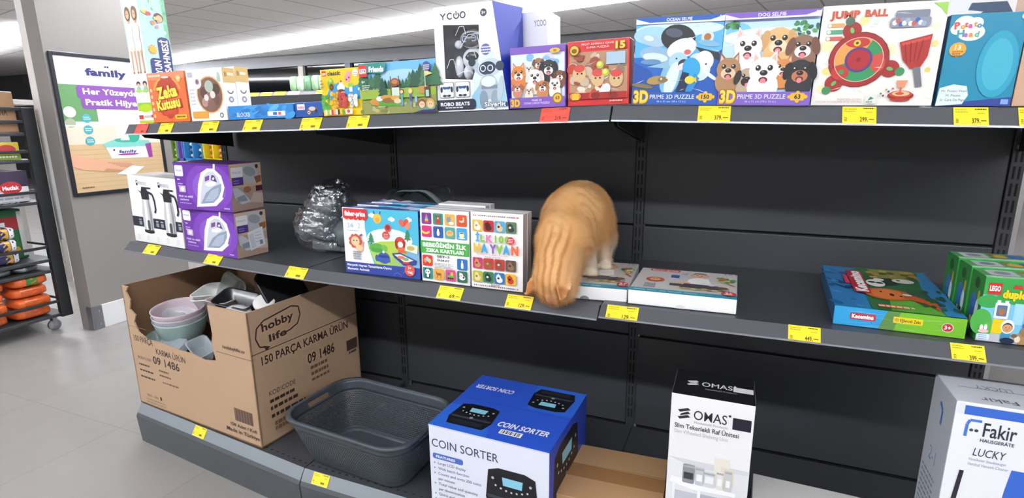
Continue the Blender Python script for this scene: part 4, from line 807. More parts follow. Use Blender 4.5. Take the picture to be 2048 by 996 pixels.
# first flash cards (green band), five deep
def icon(a, x0, y0, x1, y1, bg, fn):
    a.rrect(x0, y0, x1, y1, bg, r=.12); fn((x0+x1)/2, (y0+y1)/2, (y1-y0))
def flash(i):
    x = -.318+.002*i; y = .053+.033*i
    lab = ['white flash card box with green title band, front of its row', 'white flash card box directly behind the one with the green band', 'white flash card box third from the front, behind the green band box', 'white flash card box fourth from the front, behind the green band box', 'white flash card box at the very back, behind the green band box'][i]
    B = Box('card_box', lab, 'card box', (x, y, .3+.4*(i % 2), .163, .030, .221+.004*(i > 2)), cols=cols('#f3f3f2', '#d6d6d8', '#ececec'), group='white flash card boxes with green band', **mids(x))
    if i == 0:
        a = B.art('F'); q = a.h/a.w; gx = [.035, .275, .515, .755]; wd = .205
        def sq(cx, cy, s): a.rect(cx-.2*s*q, cy-.35*s, cx+.2*s*q, cy-.2*s, '#e85a4c'); a.rect(cx-.16*s*q, cy-.2*s, cx+.16*s*q, cy-.05*s, '#f0c23c'); a.rect(cx-.13*s*q, cy-.05*s, cx+.13*s*q, cy+.1*s, '#5ab0d0'); a.rect(cx-.1*s*q, cy+.1*s, cx+.1*s*q, cy+.25*s, '#e0883c'); a.circ(cx, cy+.32*s, .08*s, '#d9509a')
        def bear(cx, cy, s):
            for d in (-1, 1): a.circ(cx+d*.17*s*q, cy+.26*s, .09*s, '#7a4a28')
            a.circ(cx, cy+.12*s, .22*s, '#8a5630'); a.ell(cx, cy-.22*s, .24*s*q, .2*s, '#c8342f'); a.circ(cx, cy+.07*s, .09*s, '#e3c39c')
        def cat_(cx, cy, s): a.circ(cx-.1*s*q, cy, .22*s, '#8a93a8'); a.poly([(cx-.28*s*q, cy+.12*s), (cx-.26*s*q, cy+.36*s), (cx-.1*s*q, cy+.2*s)], '#8a93a8'); a.poly([(cx+.1*s*q, cy+.12*s), (cx+.08*s*q, cy+.36*s), (cx-.06*s*q, cy+.2*s)], '#8a93a8'); a.ell(cx+.15*s*q, cy-.28*s, .25*s*q, .14*s, '#f4f2ee')
        def horse(cx, cy, s): a.ell(cx, cy-.05*s, .24*s*q, .12*s, '#f0dcc6'); a.rect(cx+.12*s*q, cy, cx+.24*s*q, cy+.3*s, '#f0dcc6'); [a.rect(cx+d*s*q-.03*s*q, cy-.35*s, cx+d*s*q+.03*s*q, cy-.1*s, '#a8583a') for d in (-.2, -.08, .08, .2)]; a.rect(cx-.1*s*q, cy, cx+.05*s*q, cy+.1*s, '#b9302c')
        def banana(cx, cy, s): a.wedge(cx-.02, cy+.3*s, .38*s, .56*s, 215, 320, '#f2d23c')
        def penguin(cx, cy, s): a.ell(cx, cy, .2*s*q, .38*s, '#14181e'); a.ell(cx, cy-.08*s, .15*s*q, .26*s, '#f8f8f8'); a.circ(cx, cy+.2*s, .1*s, '#f8f8f8')
        def bread(cx, cy, s): a.ell(cx, cy-.1*s, .36*s*q, .2*s, '#d9a05a'); a.ell(cx, cy, .34*s*q, .24*s, '#e6bd80'); [a.ell(cx+d*s*q, cy+.04*s, .04*s*q, .14*s, '#c98a44', rot=-20) for d in (-.15, 0, .15)]
        def cup(cx, cy, s): a.ell(cx, cy-.36*s, .34*s*q, .06*s, '#efe9d4'); a.ell(cx, cy-.12*s, .24*s*q, .22*s, '#f2e6b0'); a.ell(cx, cy+.08*s, .26*s*q, .07*s, '#f8f2dc'); a.ell(cx, cy+.08*s, .2*s*q, .045*s, '#4a2a18'); a.wedge(cx+.12, cy-.08*s, .08*s, .12*s, -80, 80, '#f2e6b0')
        def ball(cx, cy, s): [a.ell(cx+d*s*q, cy+e*s, .16*s*q, .22*s, c) for d, e, c in ((-.22, -.02, '#e88a5a'), (.22, -.02, '#f2c23c'), (0, .12, '#8fd0e6'))]
        def bottle(cx, cy, s): a.rrect(cx-.12*s*q, cy-.38*s, cx+.12*s*q, cy+.15*s, '#f4f6f8', r=.3); a.rect(cx-.06*s*q, cy+.1*s, cx+.06*s*q, cy+.36*s, '#f4f6f8')
        def panda(cx, cy, s):
            for d in (-1, 1): a.circ(cx+d*.2*s*q, cy+.32*s, .09*s, '#15171a')
            a.ell(cx, cy-.25*s, .24*s*q, .22*s, '#15171a'); a.circ(cx, cy+.12*s, .25*s, '#f6f6f6'); [a.circ(cx+d*.1*s*q, cy+.14*s, .06*s, '#15171a') for d in (-1, 1)]; a.ell(cx, cy-.25*s, .13*s*q, .15*s, '#f6f6f6')
        def horse2(cx, cy, s): a.ell(cx, cy, .25*s*q, .12*s, '#9c5a2c'); a.poly([(cx-.3*s*q, cy+.3*s), (cx-.12*s*q, cy+.02*s), (cx-.28*s*q, cy)], '#9c5a2c'); [a.rect(cx+d*s*q-.03*s*q, cy-.36*s, cx+d*s*q+.03*s*q, cy, '#9c5a2c') for d in (-.18, .18)]
        def train(cx, cy, s): a.rect(cx-.3*s*q, cy-.18*s, cx+.3*s*q, cy+.02*s, '#6ab84a'); a.rect(cx+.02*s*q, cy, cx+.26*s*q, cy+.3*s, '#e8b83c'); a.rect(cx-.24*s*q, cy, cx-.14*s*q, cy+.24*s, '#3a6ab0'); [a.circ(cx+d*s*q, cy-.26*s, .09*s, '#20242c') for d in (-.2, 0, .2)]
        def cow(cx, cy, s):
            a.ell(cx, cy-.1*s, .3*s*q, .2*s, '#f6f6f4'); a.circ(cx-.1*s*q, cy+.15*s, .18*s, '#f6f6f4'); a.ell(cx-.1*s*q, cy+.08*s, .12*s*q, .07*s, '#f0a8b0'); a.ell(cx+.14*s*q, cy-.05*s, .09*s*q, .09*s, '#1c1e22'); a.poly([(cx-.28*s*q, cy+.25*s), (cx-.22*s*q, cy+.42*s), (cx-.14*s*q, cy+.28*s)], '#f6f6f4')
        for k, (c, f) in enumerate((('#6a3a8e', sq), ('#2f8d80', bear), ('#e0b04a', cat_), ('#d9542e', horse))): icon(a, gx[k], .80, gx[k]+wd, .955, c, f)
        for k, (c, f) in enumerate((('#cf2f7e', banana), ('#2c5aa8', penguin), ('#4fa39c', bread), ('#3f9fd8', cup))): icon(a, gx[k], .625, gx[k]+wd, .78, c, f)
        a.rect(0, .405, 1, .575, '#3f9a3c'); a.rect(.015, .412, .985, .568, '#4aa845'); a.text('BEBEĞİMİN İLK', .5, .495, .052, '#ffffff', al='c', bold=.05, maxw=.9); a.text('ZEKA KARTLARI', .5, .425, .045, '#ffffff', al='c', bold=.05, maxw=.78)
        a.text('SET-3', .47, .355, .03, '#2a2a2c', al='c', bold=.02, maxw=.26); a.text('13-24 AY', .47, .305, .026, '#2a2a2c', al='c', bold=.02, maxw=.26); a.lines(.28, .7, .27, 4, .02, .006, '#9a9a9c')
        icon(a, gx[0], .225, gx[0]+wd, .375, '#d2322c', ball); icon(a, gx[3], .215, gx[3]+wd, .365, '#2f6fb4', bottle)
        for k, (c, f) in enumerate((('#2f8d80', panda), ('#e8a94a', horse2), ('#cf4a80', train), ('#2f6a52', cow))): icon(a, gx[k], .045, gx[k]+wd, .2, c, f)
        a.done('front_artwork', B.root)
    a = B.art('R'); a.rect(.15, .03, .2, .97, '#bcbcc0'); a.rect(.8, .03, .84, .97, '#c4c4c8'); a.done('side_artwork', B.root)
for i in range(5): flash(i)
def animals(i):
    x = -.149; y = .052+.036*i
    B = Box('card_box', 'white animal flash card box with rainbow lettering beside the cat' if i == 0 else 'white flash card box right behind the rainbow lettered animal card box', 'card box', (x, y, .9-.8*i, .161, .033, .224), cols=cols('#f5f5f4', '#b4b4b8', '#e2e2e2'), group='white animal flash card boxes', **mids(x))
    if i == 0:
        a = B.art('F'); dots = ['#c23a7a', '#e8a53a', '#3a4a8a', '#c23a34', '#5a8a3a', '#7a3a8a', '#e0b83c', '#3a8ab0', '#23324a', '#8a2a2a']
        for k in range(24): a.circ(.06+k*.037, .955, .0085, dots[(k*3) % 10]); a.circ(.06+k*.037, .035, .0085, dots[(k*7+2) % 10])
        gx = [.045, .26, .475, .69]; wd = .195
        P1 = (('#e2b83c', '#f4f0e8', '#c98a4a'), ('#b92c34', '#4a2418', '#2a1510'), ('#4fa3cf', '#e0bf94', '#3a2a24'), ('#5f7a5a', '#3a3f3a', '#e6e6e4'))
        P2 = (('#b8386a', '#c98a5a', '#6a4028'), ('#c23a34', '#8a5a3a', '#c49a6a'), ('#b8342e', '#7a4a3a', '#e0c8b0'), ('#5f4a40', '#8a6a50', '#3a2a20'))
        P3 = (('#b8b43a', '#e2cf9a', '#8a7a4a'), ('#2f7f4a', '#2a2f34', '#e6e6e0'), ('#2f6fa8', '#f0f0f0', '#1c2a3a'), ('#e8b02c', '#b93a2c', '#2a1a14'))
        def pic(cs): return lambda cx, cy, s: (a.ell(cx, cy-.16*s, .3*s*a.h/a.w, .26*s, cs[1], n=14), a.circ(cx-.02, cy+.1*s, .24*s, cs[1], n=14), a.ell(cx-.02, cy, .12*s*a.h/a.w, .1*s, cs[2], n=10), a.circ(cx-.06, cy+.16*s, .035*s, '#101010', n=8), a.circ(cx+.03, cy+.16*s, .035*s, '#101010', n=8), a.poly([(cx-.15*s*a.h/a.w, cy+.25*s), (cx-.12*s*a.h/a.w, cy+.45*s), (cx, cy+.3*s)], cs[1]))
        for row, P_ in ((.755, P1), (.265, P2), (.09, P3)):
            for k in range(4): icon(a, gx[k], row, gx[k]+wd, row+.145, P_[k][0], pic(P_[k]))
        for ch, px, c in (('İ', .12, '#4fa3d8'), ('L', .21, '#8ac04a'), ('K', .32, '#e07ab0')): a.text(ch, px, .63, .085, c, bold=.05)
        for ch, px, c in (('1', .49, '#8ac04a'), ('0', .565, '#8ac04a'), ('0', .68, '#8ac04a')): a.text(ch, px, .63, .085, c, bold=.05)
        for ch, px, c, in (('H', .075, '#e8b83c'), ('A', .22, '#3f9fd8'), ('Y', .385, '#8a5ab0'), ('V', .51, '#8ac04a'), ('A', .64, '#3f9fd8'), ('N', .80, '#e8663c')): a.text(ch, px, .49, .105, c, bold=.06, maxw=.135)
        a.circ(.79, .665, .05, '#c8303a'); a.lines(.74, .84, .68, 3, .02, .008, '#ffffff', jag=.02); a.ell(.88, .58, .012, .018, '#f4c8d0'); a.text('Bebeğimin Zeka Kartları', .45, .455, .018, '#d9605a', al='c', maxw=.6); a.text('Flash Cards', .45, .425, .016, '#7a5a7a', al='c', maxw=.3); a.text('Sporcar', .5, .06, .02, '#5a4a4a', al='c', bold=.02, maxw=.18)
        a.done('front_artwork', B.root)
    a = B.art('R'); a.rect(.1, .02, .2, .98, '#8f8f94'); a.rect(.78, .02, .85, .98, '#cfcfd2'); a.done('side_artwork', B.root)
for i in range(2): animals(i)

# flat boxed activity puzzles
def flat_puzzle(label, p, variant):
    B = Box('puzzle_box', label, 'puzzle', p, mid_z(p[0]+.1)+.001, cols=cols('#f6f6f5', '#eeeeee', '#cfcdcb'), slope=mid_s(.5), group='flat white activity puzzle boxes', bevel=.002)
    a = B.art('T'); a.rect(0, 0, 1, .12, '#3b9ab4'); a.lines(.04, .7, .045, 1, .1, .03, '#8fd0de', jag=.05)
    a.rrect(.1, .88, .42, .98, '#c8404a', r=.3); a.text('fisher-price', .26, .905, .045, '#ffffff', al='c', bold=.03, maxw=.28)
    for k in range(9): a.circ(.2+.055*math.cos(k*.7), .5+.06*math.sin(k*.7), .045, '#c9583c')
    a.circ(.2, .5, .06, '#e8b48a'); a.circ(.185, .51, .01, '#30201a'); a.circ(.215, .51, .01, '#30201a'); a.lines(.12, .24, .3, 4, .045, .025, '#7d8188')
    a.rrect(.345, .62, .43, .74, '#3a58a0', r=.1); a.poly([(.44, .8), (.52, .9), (.5, .76)], '#b9a8c4')
    # toddler at a tray
    a.poly([(.5, .38), (.54, .62), (.62, .7), (.72, .66), (.78, .36)], '#f0efee'); a.circ(.63, .79, .1, '#d9a888'); a.ell(.63, .84, .068, .06, '#5b3d30'); a.circ(.63, .775, .085, '#e2b494'); a.circ(.605, .785, .011, '#3a2a22'); a.circ(.65, .785, .011, '#3a2a22'); a.ell(.63, .735, .02, .012, '#b8605a')
    a.poly([(.47, .3), (.44, .42), (.52, .5), (.56, .44)], '#e2b494'); a.poly([(.46, .26), (.5, .42), (.82, .4), (.88, .26)], '#4a4652'); a.circ(.76, .42, .04, '#d9d4d8'); a.rect(.36, .3, .48, .38, '#5b4638'); a.ell(.86, .34, .06, .04, '#7a5442')
    for k in range(8): a.ell(.5+.05*k, .22+.02*math.sin(k*2), .035, .03, ['#c9b06a', '#a8865a', '#d9c88c', '#8aa05a'][k % 4], n=9)
    for k in range(14): a.ell(.82+.15*random.random(), .56+.18*random.random(), .03, .04, ['#6fa05a', '#c9b87a', '#4a8a4a', '#b8754a', '#e0d0a0'][k % 5], n=9)
    a.line([(.9, .52), (.98, .42)], .02, '#b85a4a'); a.text('3 in 1', .93, .88, .06, '#8a7a9a', al='c', bold=.02, maxw=.12)
    a.ell(.925, .13, .068, .075, '#cf3a3c'); a.text('2+', .925, .13, .045, '#ffffff', al='c', bold=.03); a.lines(.885, .965, .095, 1, .1, .02, '#ffffff'); a.lines(.84, .95, .26, 2, .05, .025, '#6a6a70')
    a.done('top_artwork', B.root)
    n = MB(); cx, wv = (.5*B.w, .013)
    pts = [(cx+wv*math.cos(t*PI/12), -.0006, .0005+wv*.75*math.sin(t*PI/12)) for t in range(13)]
    n.poly(pts[::-1] if False else pts, mat('#8c8a88', .7) if variant == 0 else mat('#e2e2e2', .5)); n.build('thumb_notch', B.root)
    a = B.art('R', .004); wrap_glints(a, 5, variant+9); a.done('film_highlights', B.root)
    return B
flat_puzzle('flat white activity puzzle box under the cat paws', (.076, .057, 3.7, .227, .290, .036), 0)
flat_puzzle('flat white activity puzzle box with toddler picture, beside the cat', (.308, .057, .5, .265, .244, .038), 1)

# flat animal game
p = (.783, .074, -2.7, .246, .405, .044); B = Box('game_box', 'flat blue and green animal picture game box lying on the middle shelf', 'game box', p, mid_z(.9)+.001, cols=cols('#67b43a', '#3f8a52', '#3f7a3a', L='#2c5a86'), slope=mid_s(.9), bevel=.002)
a = B.art('T'); a.rect(0, 0, .35, 1, '#2f7fae'); a.poly([(0, 0), (.24, 0), (.3, .5), (.2, 1), (0, 1)], '#2c78b4')
for k in range(26): a.ell(random.uniform(.01, .28), random.uniform(.03, .98), random.uniform(.02, .05), random.uniform(.015, .05), random.choice(['#1b4f7c', '#15406a', '#3f95c8', '#1f5a8c']), rot=random.uniform(20, 70), n=8)
a.poly([(.3, 0), (1, 0), (1, 1), (.32, 1)], '#2f6a3c'); a.poly([(.45, 0), (.85, 0), (.8, .4), (.5, .3)], '#5fa83a'); a.poly([(.86, 0), (1, 0), (1, 1), (.92, .95), (.84, .55)], '#2f86c0'); a.poly([(.5, .72), (.9, .74), (.88, .98), (.45, .98)], '#8a8a44')
for k in range(14): a.ell(random.uniform(.42, .86), random.uniform(.75, .95), .04, .03, random.choice(['#c9a84c', '#6a5a2c', '#3f5a2c', '#b8944a']), n=9)
a.poly([(.7, .5), (.84, .45), (.86, .2), (.74, .12), (.66, .3)], '#2f5a3c'); a.poly([(.4, .7), (.62, .74), (.66, .58), (.5, .52)], '#23322c'); a.ell(.45, .58, .085, .09, '#ecece4'); a.circ(.42, .6, .022, '#15181a'); a.circ(.49, .59, .022, '#15181a'); a.ell(.5, .68, .05, .03, '#f0f0ea', rot=30); a.ell(.72, .68, .1, .055, '#dfe2da'); a.ell(.68, .69, .02, .016, '#2a2a2a')
a.ell(.5, .33, .2, .13, '#c8642c'); a.ell(.5, .33, .15, .1, '#dd7c3a'); a.poly([(.62, .42), (.86, .22), (.84, .06), (.76, .2), (.62, .26)], '#c25a24'); a.ell(.53, .32, .02, .03, '#231815'); a.ell(.45, .37, .012, .016, '#231815'); a.ell(.6, .3, .012, .016, '#231815'); a.ell(.66, .34, .04, .02, '#f0ece4', rot=-20); a.rect(.36, .04, .56, .09, '#d05a3c'); a.lines(.36, .7, .05, 1, .1, .03, '#f4c8b0')
for k in range(16): a.ell(random.uniform(.82, 1) - .02, random.uniform(.08, .5), .02, .03, random.choice(['#2a5a30', '#356e38', '#1f4a2c']), n=8)
a.rect(.215, .3, .36, .86, '#b8263a'); a.text('Keçemino', .335, .33, .058, '#ffffff', bold=.06, rot=90, maxw=.85)
a.rect(.165, .5, .205, .72, '#c8304a'); a.ell(.84, .9, .05, .02, '#d9b23a'); a.done('top_artwork', B.root)
a = B.art('F'); a.poly([(0, 0), (.36, 0), (.42, 1), (0, 1)], '#2f9fd6'); a.poly([(.36, 0), (.48, 0), (.52, 1), (.42, 1)], '#5f8a4a'); a.poly([(.48, 0), (1, 0), (1, 1), (.52, 1)], '#76bb2e'); a.rrect(.13, .36, .335, .72, '#b8263a', r=.2); a.text('Keçemino', .145, .44, .2, '#ffffff', bold=.06, maxw=.175, outline='#8a1a2a', ow=.04)
a.rect(.47, .42, .69, .74, '#efd522'); a.circ(.495, .58, .1, '#c8a81a'); a.text('Eğlenceli Zeka', .52, .5, .16, '#3a3010', bold=.02, maxw=.155); a.circ(.87, .47, .24, '#d9e6d0'); a.circ(.87, .47, .21, '#c8303a'); a.text('3+', .87, .38, .18, '#ffffff', al='c', bold=.03); wrap_glints(a, 22, 21); a.done('front_artwork', B.root)
a = B.art('R', .004); wrap_glints(a, 6, 22); a.done('film_highlights', B.root)

# green toddler brick boxes, three deep
def toddler_bricks(i):
    x = 1.047-.002*i; y = .063+.075*i
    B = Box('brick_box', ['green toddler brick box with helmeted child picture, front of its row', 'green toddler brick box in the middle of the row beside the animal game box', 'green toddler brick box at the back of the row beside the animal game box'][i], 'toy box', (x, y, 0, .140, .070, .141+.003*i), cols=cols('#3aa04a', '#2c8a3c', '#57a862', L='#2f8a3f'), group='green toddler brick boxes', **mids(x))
    a = B.art('T'); a.rect(.0, .0, 1, .12, '#dfe9e0'); a.rrect(.1, .2, .45, .9, '#c9cdd0', r=.1); a.ell(.28, .55, .1, .2, '#7d8a94'); a.circ(.62, .5, .2, '#e6a83a'); a.rect(.72, .3, .95, .8, '#3a5fa8'); a.circ(.55, .75, .1, '#d05a3c'); a.done('top_artwork', B.root)
    a = B.art('L'); a.rect(0, 0, 1, 1, '#2f8a3f'); a.circ(.5, .84, .09, '#1f5a2c'); a.rect(.2, .06, .5, .5, '#2f5fb0'); a.ell(.4, .55, .2, .12, '#3f74c4'); a.rect(.3, .08, .42, .3, '#e6cf3a'); a.ell(.7, .4, .12, .2, '#dfe9f0'); a.rect(.55, .05, .7, .3, '#1f2c4a'); a.ell(.75, .65, .08, .1, '#c9b23a'); a.done('side_artwork', B.root)
    if i == 0:
        a = B.art('F'); a.rect(0, 0, 1, .72, '#7cc6ea'); a.rect(0, .0, 1, .14, '#c9cdd2'); a.kx = .72; a.rect(.9, .0, 1.38, .14, '#b9a88a'); a.circ(1.15, .3, .12, '#d9b23a'); a.rrect(1.0, .3, 1.3, .62, '#4f9ad0', r=.3); a.ell(.12, .62, .2, .1, '#3aa04a'); a.ell(.5, .68, .3, .08, '#3aa04a'); a.ell(.9, .66, .2, .1, '#3aa04a')
        a.rect(.55, .3, .72, .62, '#a5dbf2'); a.ell(.04, .3, .18, .2, '#4fae4a'); a.ell(.16, .2, .1, .1, '#5cb84e')
        a.rect(.07, .74, .29, .91, '#d3272a'); a.text('LEGO', .18, .79, .075, '#ffffff', al='c', bold=.05, maxw=.18, outline='#2a1010', ow=.03); a.text('duplo', .32, .70, .11, '#f2d322', bold=.07, maxw=.40, outline='#2f7a1a', ow=.03)
        a.rect(.47, .84, .62, .87, '#d3272a'); a.circ(.51, .88, .022, '#d3272a'); a.circ(.58, .88, .022, '#d3272a')
        a.rrect(.23, .37, .47, .62, '#eef0f2', r=.1); a.rrect(.265, .41, .435, .58, '#5a7a9c', r=.1); a.ell(.35, .48, .05, .05, '#b8703a'); a.rect(.25, .62, .31, .655, '#e6e8ea'); a.rect(.38, .62, .44, .655, '#e6e8ea'); a.rect(.23, .14, .42, .36, '#efcf1e')
        a.rrect(.4, .02, .56, .17, '#3f8fb8', r=.2); a.ell(.52, .04, .12, .05, '#1f2a44'); a.circ(.49, .26, .11, '#f4f4f2'); a.ell(.49, .245, .085, .075, '#2a2a2e'); a.ell(.49, .235, .08, .062, '#d9a070'); a.circ(.465, .245, .008, '#201815'); a.circ(.52, .245, .008, '#201815'); a.wedge(.49, .225, .018, .024, 200, 340, '#6a3020')
        a.ell(.76, .09, .13, .09, '#b08a5a'); a.circ(.78, .2, .075, '#9a7448'); a.ell(.68, .08, .05, .05, '#efe2c4'); a.ell(.82, .3, .1, .05, '#3a6fc0'); a.ell(.62, .13, .05, .03, '#7a5a38')
        a.ell(.06, .21, .03, .05, '#f4f2f0'); a.ell(.13, .22, .03, .05, '#f4f2f0'); a.ell(.1, .16, .09, .03, '#f2c8cc'); a.rrect(.0, .02, .22, .12, '#dfeef6', r=.3); a.lines(.03, .2, .09, 3, .03, .012, '#7fb0d0'); a.done('front_artwork', B.root)
for i in range(3): toddler_bricks(i)
# ================================================================== smooth solid shapes
def sdf_cone(P, a, b, r1, r2):
    a, b = np.array(a, float), np.array(b, float); ab = b-a; t = np.clip(((P-a)@ab)/(ab@ab), 0, 1)
    return np.linalg.norm(P-(a+t[..., None]*ab), axis=-1)-(r1+(r2-r1)*t)
def sdf_ell(P, c, r, Mx=None):
    q = P-np.array(c, float)
    if Mx is not None: q = q@np.array(Mx)
    r = np.array(r, float); k = np.linalg.norm(q/r, axis=-1); k2 = np.linalg.norm(q/(r*r), axis=-1)
    return k*(k-1)/np.maximum(k2, 1e-6)
def smin(a, b, k): h = np.clip(.5+.5*(b-a)/k, 0, 1); return b*(1-h)+a*h-k*h*(1-h)
def grid(lo, hi, h):
    ax = [np.arange(l, u+h, h) for l, u in zip(lo, hi)]
    return np.stack(np.meshgrid(*ax, indexing='ij'), -1)
def nets(F, lo, h):
    """surface nets: smooth closed surface of F = 0"""
    ins = F < 0; nx, ny, nz = F.shape
    acc = np.zeros((nx-1, ny-1, nz-1, 3)); cnt = np.zeros((nx-1, ny-1, nz-1)); cor = np.stack(np.meshgrid(*[np.arange(n-1) for n in F.shape], indexing='ij'), -1)
    def sl(o): return F[o[0]:o[0]+nx-1, o[1]:o[1]+ny-1, o[2]:o[2]+nz-1]
    for ax in range(3):
        for o1 in (0, 1):
            for o2 in (0, 1):
                o = [0, 0, 0]; oth = [i for i in range(3) if i != ax]; o[oth[0]], o[oth[1]] = o1, o2; e = list(o); e[ax] = 1
                A, B_ = sl(o), sl(e); m = (A < 0) != (B_ < 0); t = np.where(m, A/np.where(m, A-B_, 1), 0)
                p = np.zeros(acc.shape); p[..., oth[0]], p[..., oth[1]] = o1, o2; p[..., ax] = t
                acc += np.where(m[..., None], p, 0); cnt += m
    use = cnt > 0; idx = -np.ones(use.shape, int); idx[use] = np.arange(use.sum())
    V = (cor[use]+acc[use]/cnt[use][:, None])*h+np.array(lo); Fc = []
    for ax in range(3):
        oth = [(ax+1) % 3, (ax+2) % 3]
        s0 = [slice(None)]*3; s1 = [slice(None)]*3; s0[ax], s1[ax] = slice(0, -1), slice(1, None)
        a, b = ins[tuple(s0)], ins[tuple(s1)]
        for flip, m in ((False, a & ~b), (True, ~a & b)):
            q = np.argwhere(m); q = q[(q[:, oth[0]] > 0) & (q[:, oth[1]] > 0) & (q[:, oth[0]] < F.shape[oth[0]]-1) & (q[:, oth[1]] < F.shape[oth[1]]-1)]
            if len(q) == 0: continue
            def g(d0, d1): r = q.copy(); r[:, oth[0]] -= d0; r[:, oth[1]] -= d1; return idx[r[:, 0], r[:, 1], r[:, 2]]
            f = np.stack([g(1, 1), g(0, 1), g(0, 0), g(1, 0)], 1); Fc.append(f[:, ::-1] if flip else f)
    return V, np.concatenate(Fc)
def mesh_from(name, V, Fc, m, parent=None, smooth=True):
    me = bpy.data.meshes.new(name); me.from_pydata([tuple(v) for v in V], [], [list(map(int, f)) for f in Fc]); me.materials.append(m)
    me.polygons.foreach_set('use_smooth', [smooth]*len(me.polygons)); me.update()
    o = bpy.data.objects.new(name, me); COL.objects.link(o)
    if parent is not None: o.parent = parent
    return o

# ================================================================== THE CAT
def P3(u, v, y): return np.array(at_y(u, v, y))
zt_ = mid_z(.2)+.037
h_ = .0045; lo = np.array((-.12, -.12, .79)); hi = np.array((.36, .54, 1.17))
G = grid(lo, hi, h_)
rump = P3(1160, 422, .36); mid_ = P3(1151, 440, .25); sho = P3(1131, 478, .13); nk = P3(1116, 528, .05); hd = P3(1111, 557, .012)
F = sdf_cone(G, rump, mid_, .094, .098)
F = smin(F, sdf_ell(G, rump+np.array((0, .0, -.02)), (.098, .10, .105)), .03)
F = smin(F, sdf_cone(G, mid_, sho, .098, .074), .03)
F = smin(F, sdf_ell(G, sho+np.array((-.025, .0, -.005)), (.055, .06, .07)), .03)
F = smin(F, sdf_ell(G, sho+np.array((.042, .02, .008)), (.036, .045, .046)), .03)
F = smin(F, sdf_cone(G, sho, nk, .069, .057), .035)
F = smin(F, sdf_cone(G, nk, hd, .056, .050), .03)
F = smin(F, sdf_ell(G, hd, (.058, .052, .052)), .02)
ck = P3(1108, 583, .0)
F = smin(F, sdf_ell(G, ck+np.array((.026, .005, .004)), (.030, .028, .028)), .02); F = smin(F, sdf_ell(G, ck+np.array((-.024, .005, .002)), (.028, .028, .028)), .02)
muz = P3(1108, 594, -.012); F = smin(F, sdf_ell(G, muz, (.021, .022, .018)), .014)
def ear(F, base, tip, n, wdt):
    base, tip, n = np.array(base), np.array(tip), np.array(n, float); n /= np.linalg.norm(n); ax = tip-base; L = np.linalg.norm(ax); ax /= L; n -= ax*(n@ax); n /= np.linalg.norm(n); sd = np.cross(ax, n)
    q = G-base; t = (q@ax)/L; s = q@sd; d = q@n; wd = wdt*np.clip(1.02-t, 0, 1)**.75
    D = np.maximum(np.maximum(np.abs(s)-wd, np.abs(d+.010*(1-(s/np.maximum(wd, 1e-3))**2)*.8)-.0048), np.maximum(-t-.25, t-1)*L)
    return smin(F, D, .006)
eL0, eL1 = P3(1072, 563, -.012), P3(1048, 588, -.03); eR0, eR1 = P3(1127, 570, -.036), P3(1124, 602, -.072)
F = ear(F, eL0, eL1, (-.35, -.75, .55), .024); F = ear(F, eR0, eR1, (.55, -.8, .3), .023)
# forelegs
pw1 = at_z(1180, 543, zt_+.012); pw2 = at_z(1208, 529, zt_+.012)
el1 = P3(1174, 484, .165); el2 = P3(1201, 470, .245)
F = smin(F, sdf_cone(G, sho+np.array((.045, .03, .01)), el1, .032, .022), .015)
F = smin(F, sdf_cone(G, el1, pw1+np.array((0, .006, .022)), .0225, .018), .014)
F = smin(F, sdf_cone(G, mid_+np.array((.05, .0, .0)), el2, .036, .022), .015)
F = smin(F, sdf_cone(G, el2, pw2+np.array((0, .006, .022)), .0225, .018), .014)
def paw(F, p, yaw):
    c, s = math.cos(yaw), math.sin(yaw)
    F = smin(F, sdf_ell(G, p+np.array((0, .004, .002)), (.021, .022, .014)), .012)
    for k in (-1.5, -.5, .5, 1.5):
        dx, dy = k*.0105, -.018+.004*abs(k); q = p+np.array((dx*c-dy*s, dx*s+dy*c, -.002)); F = smin(F, sdf_ell(G, q, (.0068, .011, .0095)), .0035)
    return F
F = paw(F, pw1, .25); F = paw(F, pw2, .3)
# hind legs (standing on the shelf behind the puzzle box) and the tail
zs_ = mid_z(.15)+.005
for sx, yy in ((-.055, .40), (.06, .43)):
    hip = rump+np.array((sx, .0, -.06)); kn = np.array((rump[0]+sx*1.2, yy-.055, zs_+.115)); hk = np.array((rump[0]+sx*1.2, yy+.045, zs_+.075)); ft = np.array((rump[0]+sx*1.2, yy-.0, zs_+.014))
    F = smin(F, sdf_cone(G, hip, kn, .062, .042), .03); F = smin(F, sdf_cone(G, kn, hk, .036, .020), .02); F = smin(F, sdf_cone(G, hk, ft+np.array((0, .02, .012)), .019, .016), .015); F = smin(F, sdf_ell(G, ft, (.019, .032, .014)), .012)
tl = [rump+np.array((0, .085, -.01)), rump+np.array((-.02, .125, -.09)), rump+np.array((-.05, .12, -.16)), np.array((rump[0]-.10, .47, zs_+.024))]
for a_, b_ in zip(tl[:-1], tl[1:]): F = smin(F, sdf_cone(G, a_, b_, .019, .017), .015)
F = F+.0012*np.sin(G[...,0]*95+2*np.sin(G[...,2]*60))*np.sin(G[...,2]*80+1.5*np.sin(G[...,1]*70))+.0008*np.sin(G[...,0]*210+G[...,1]*170)*np.sin(G[...,2]*190)
V, Fc = nets(F, lo, h_)
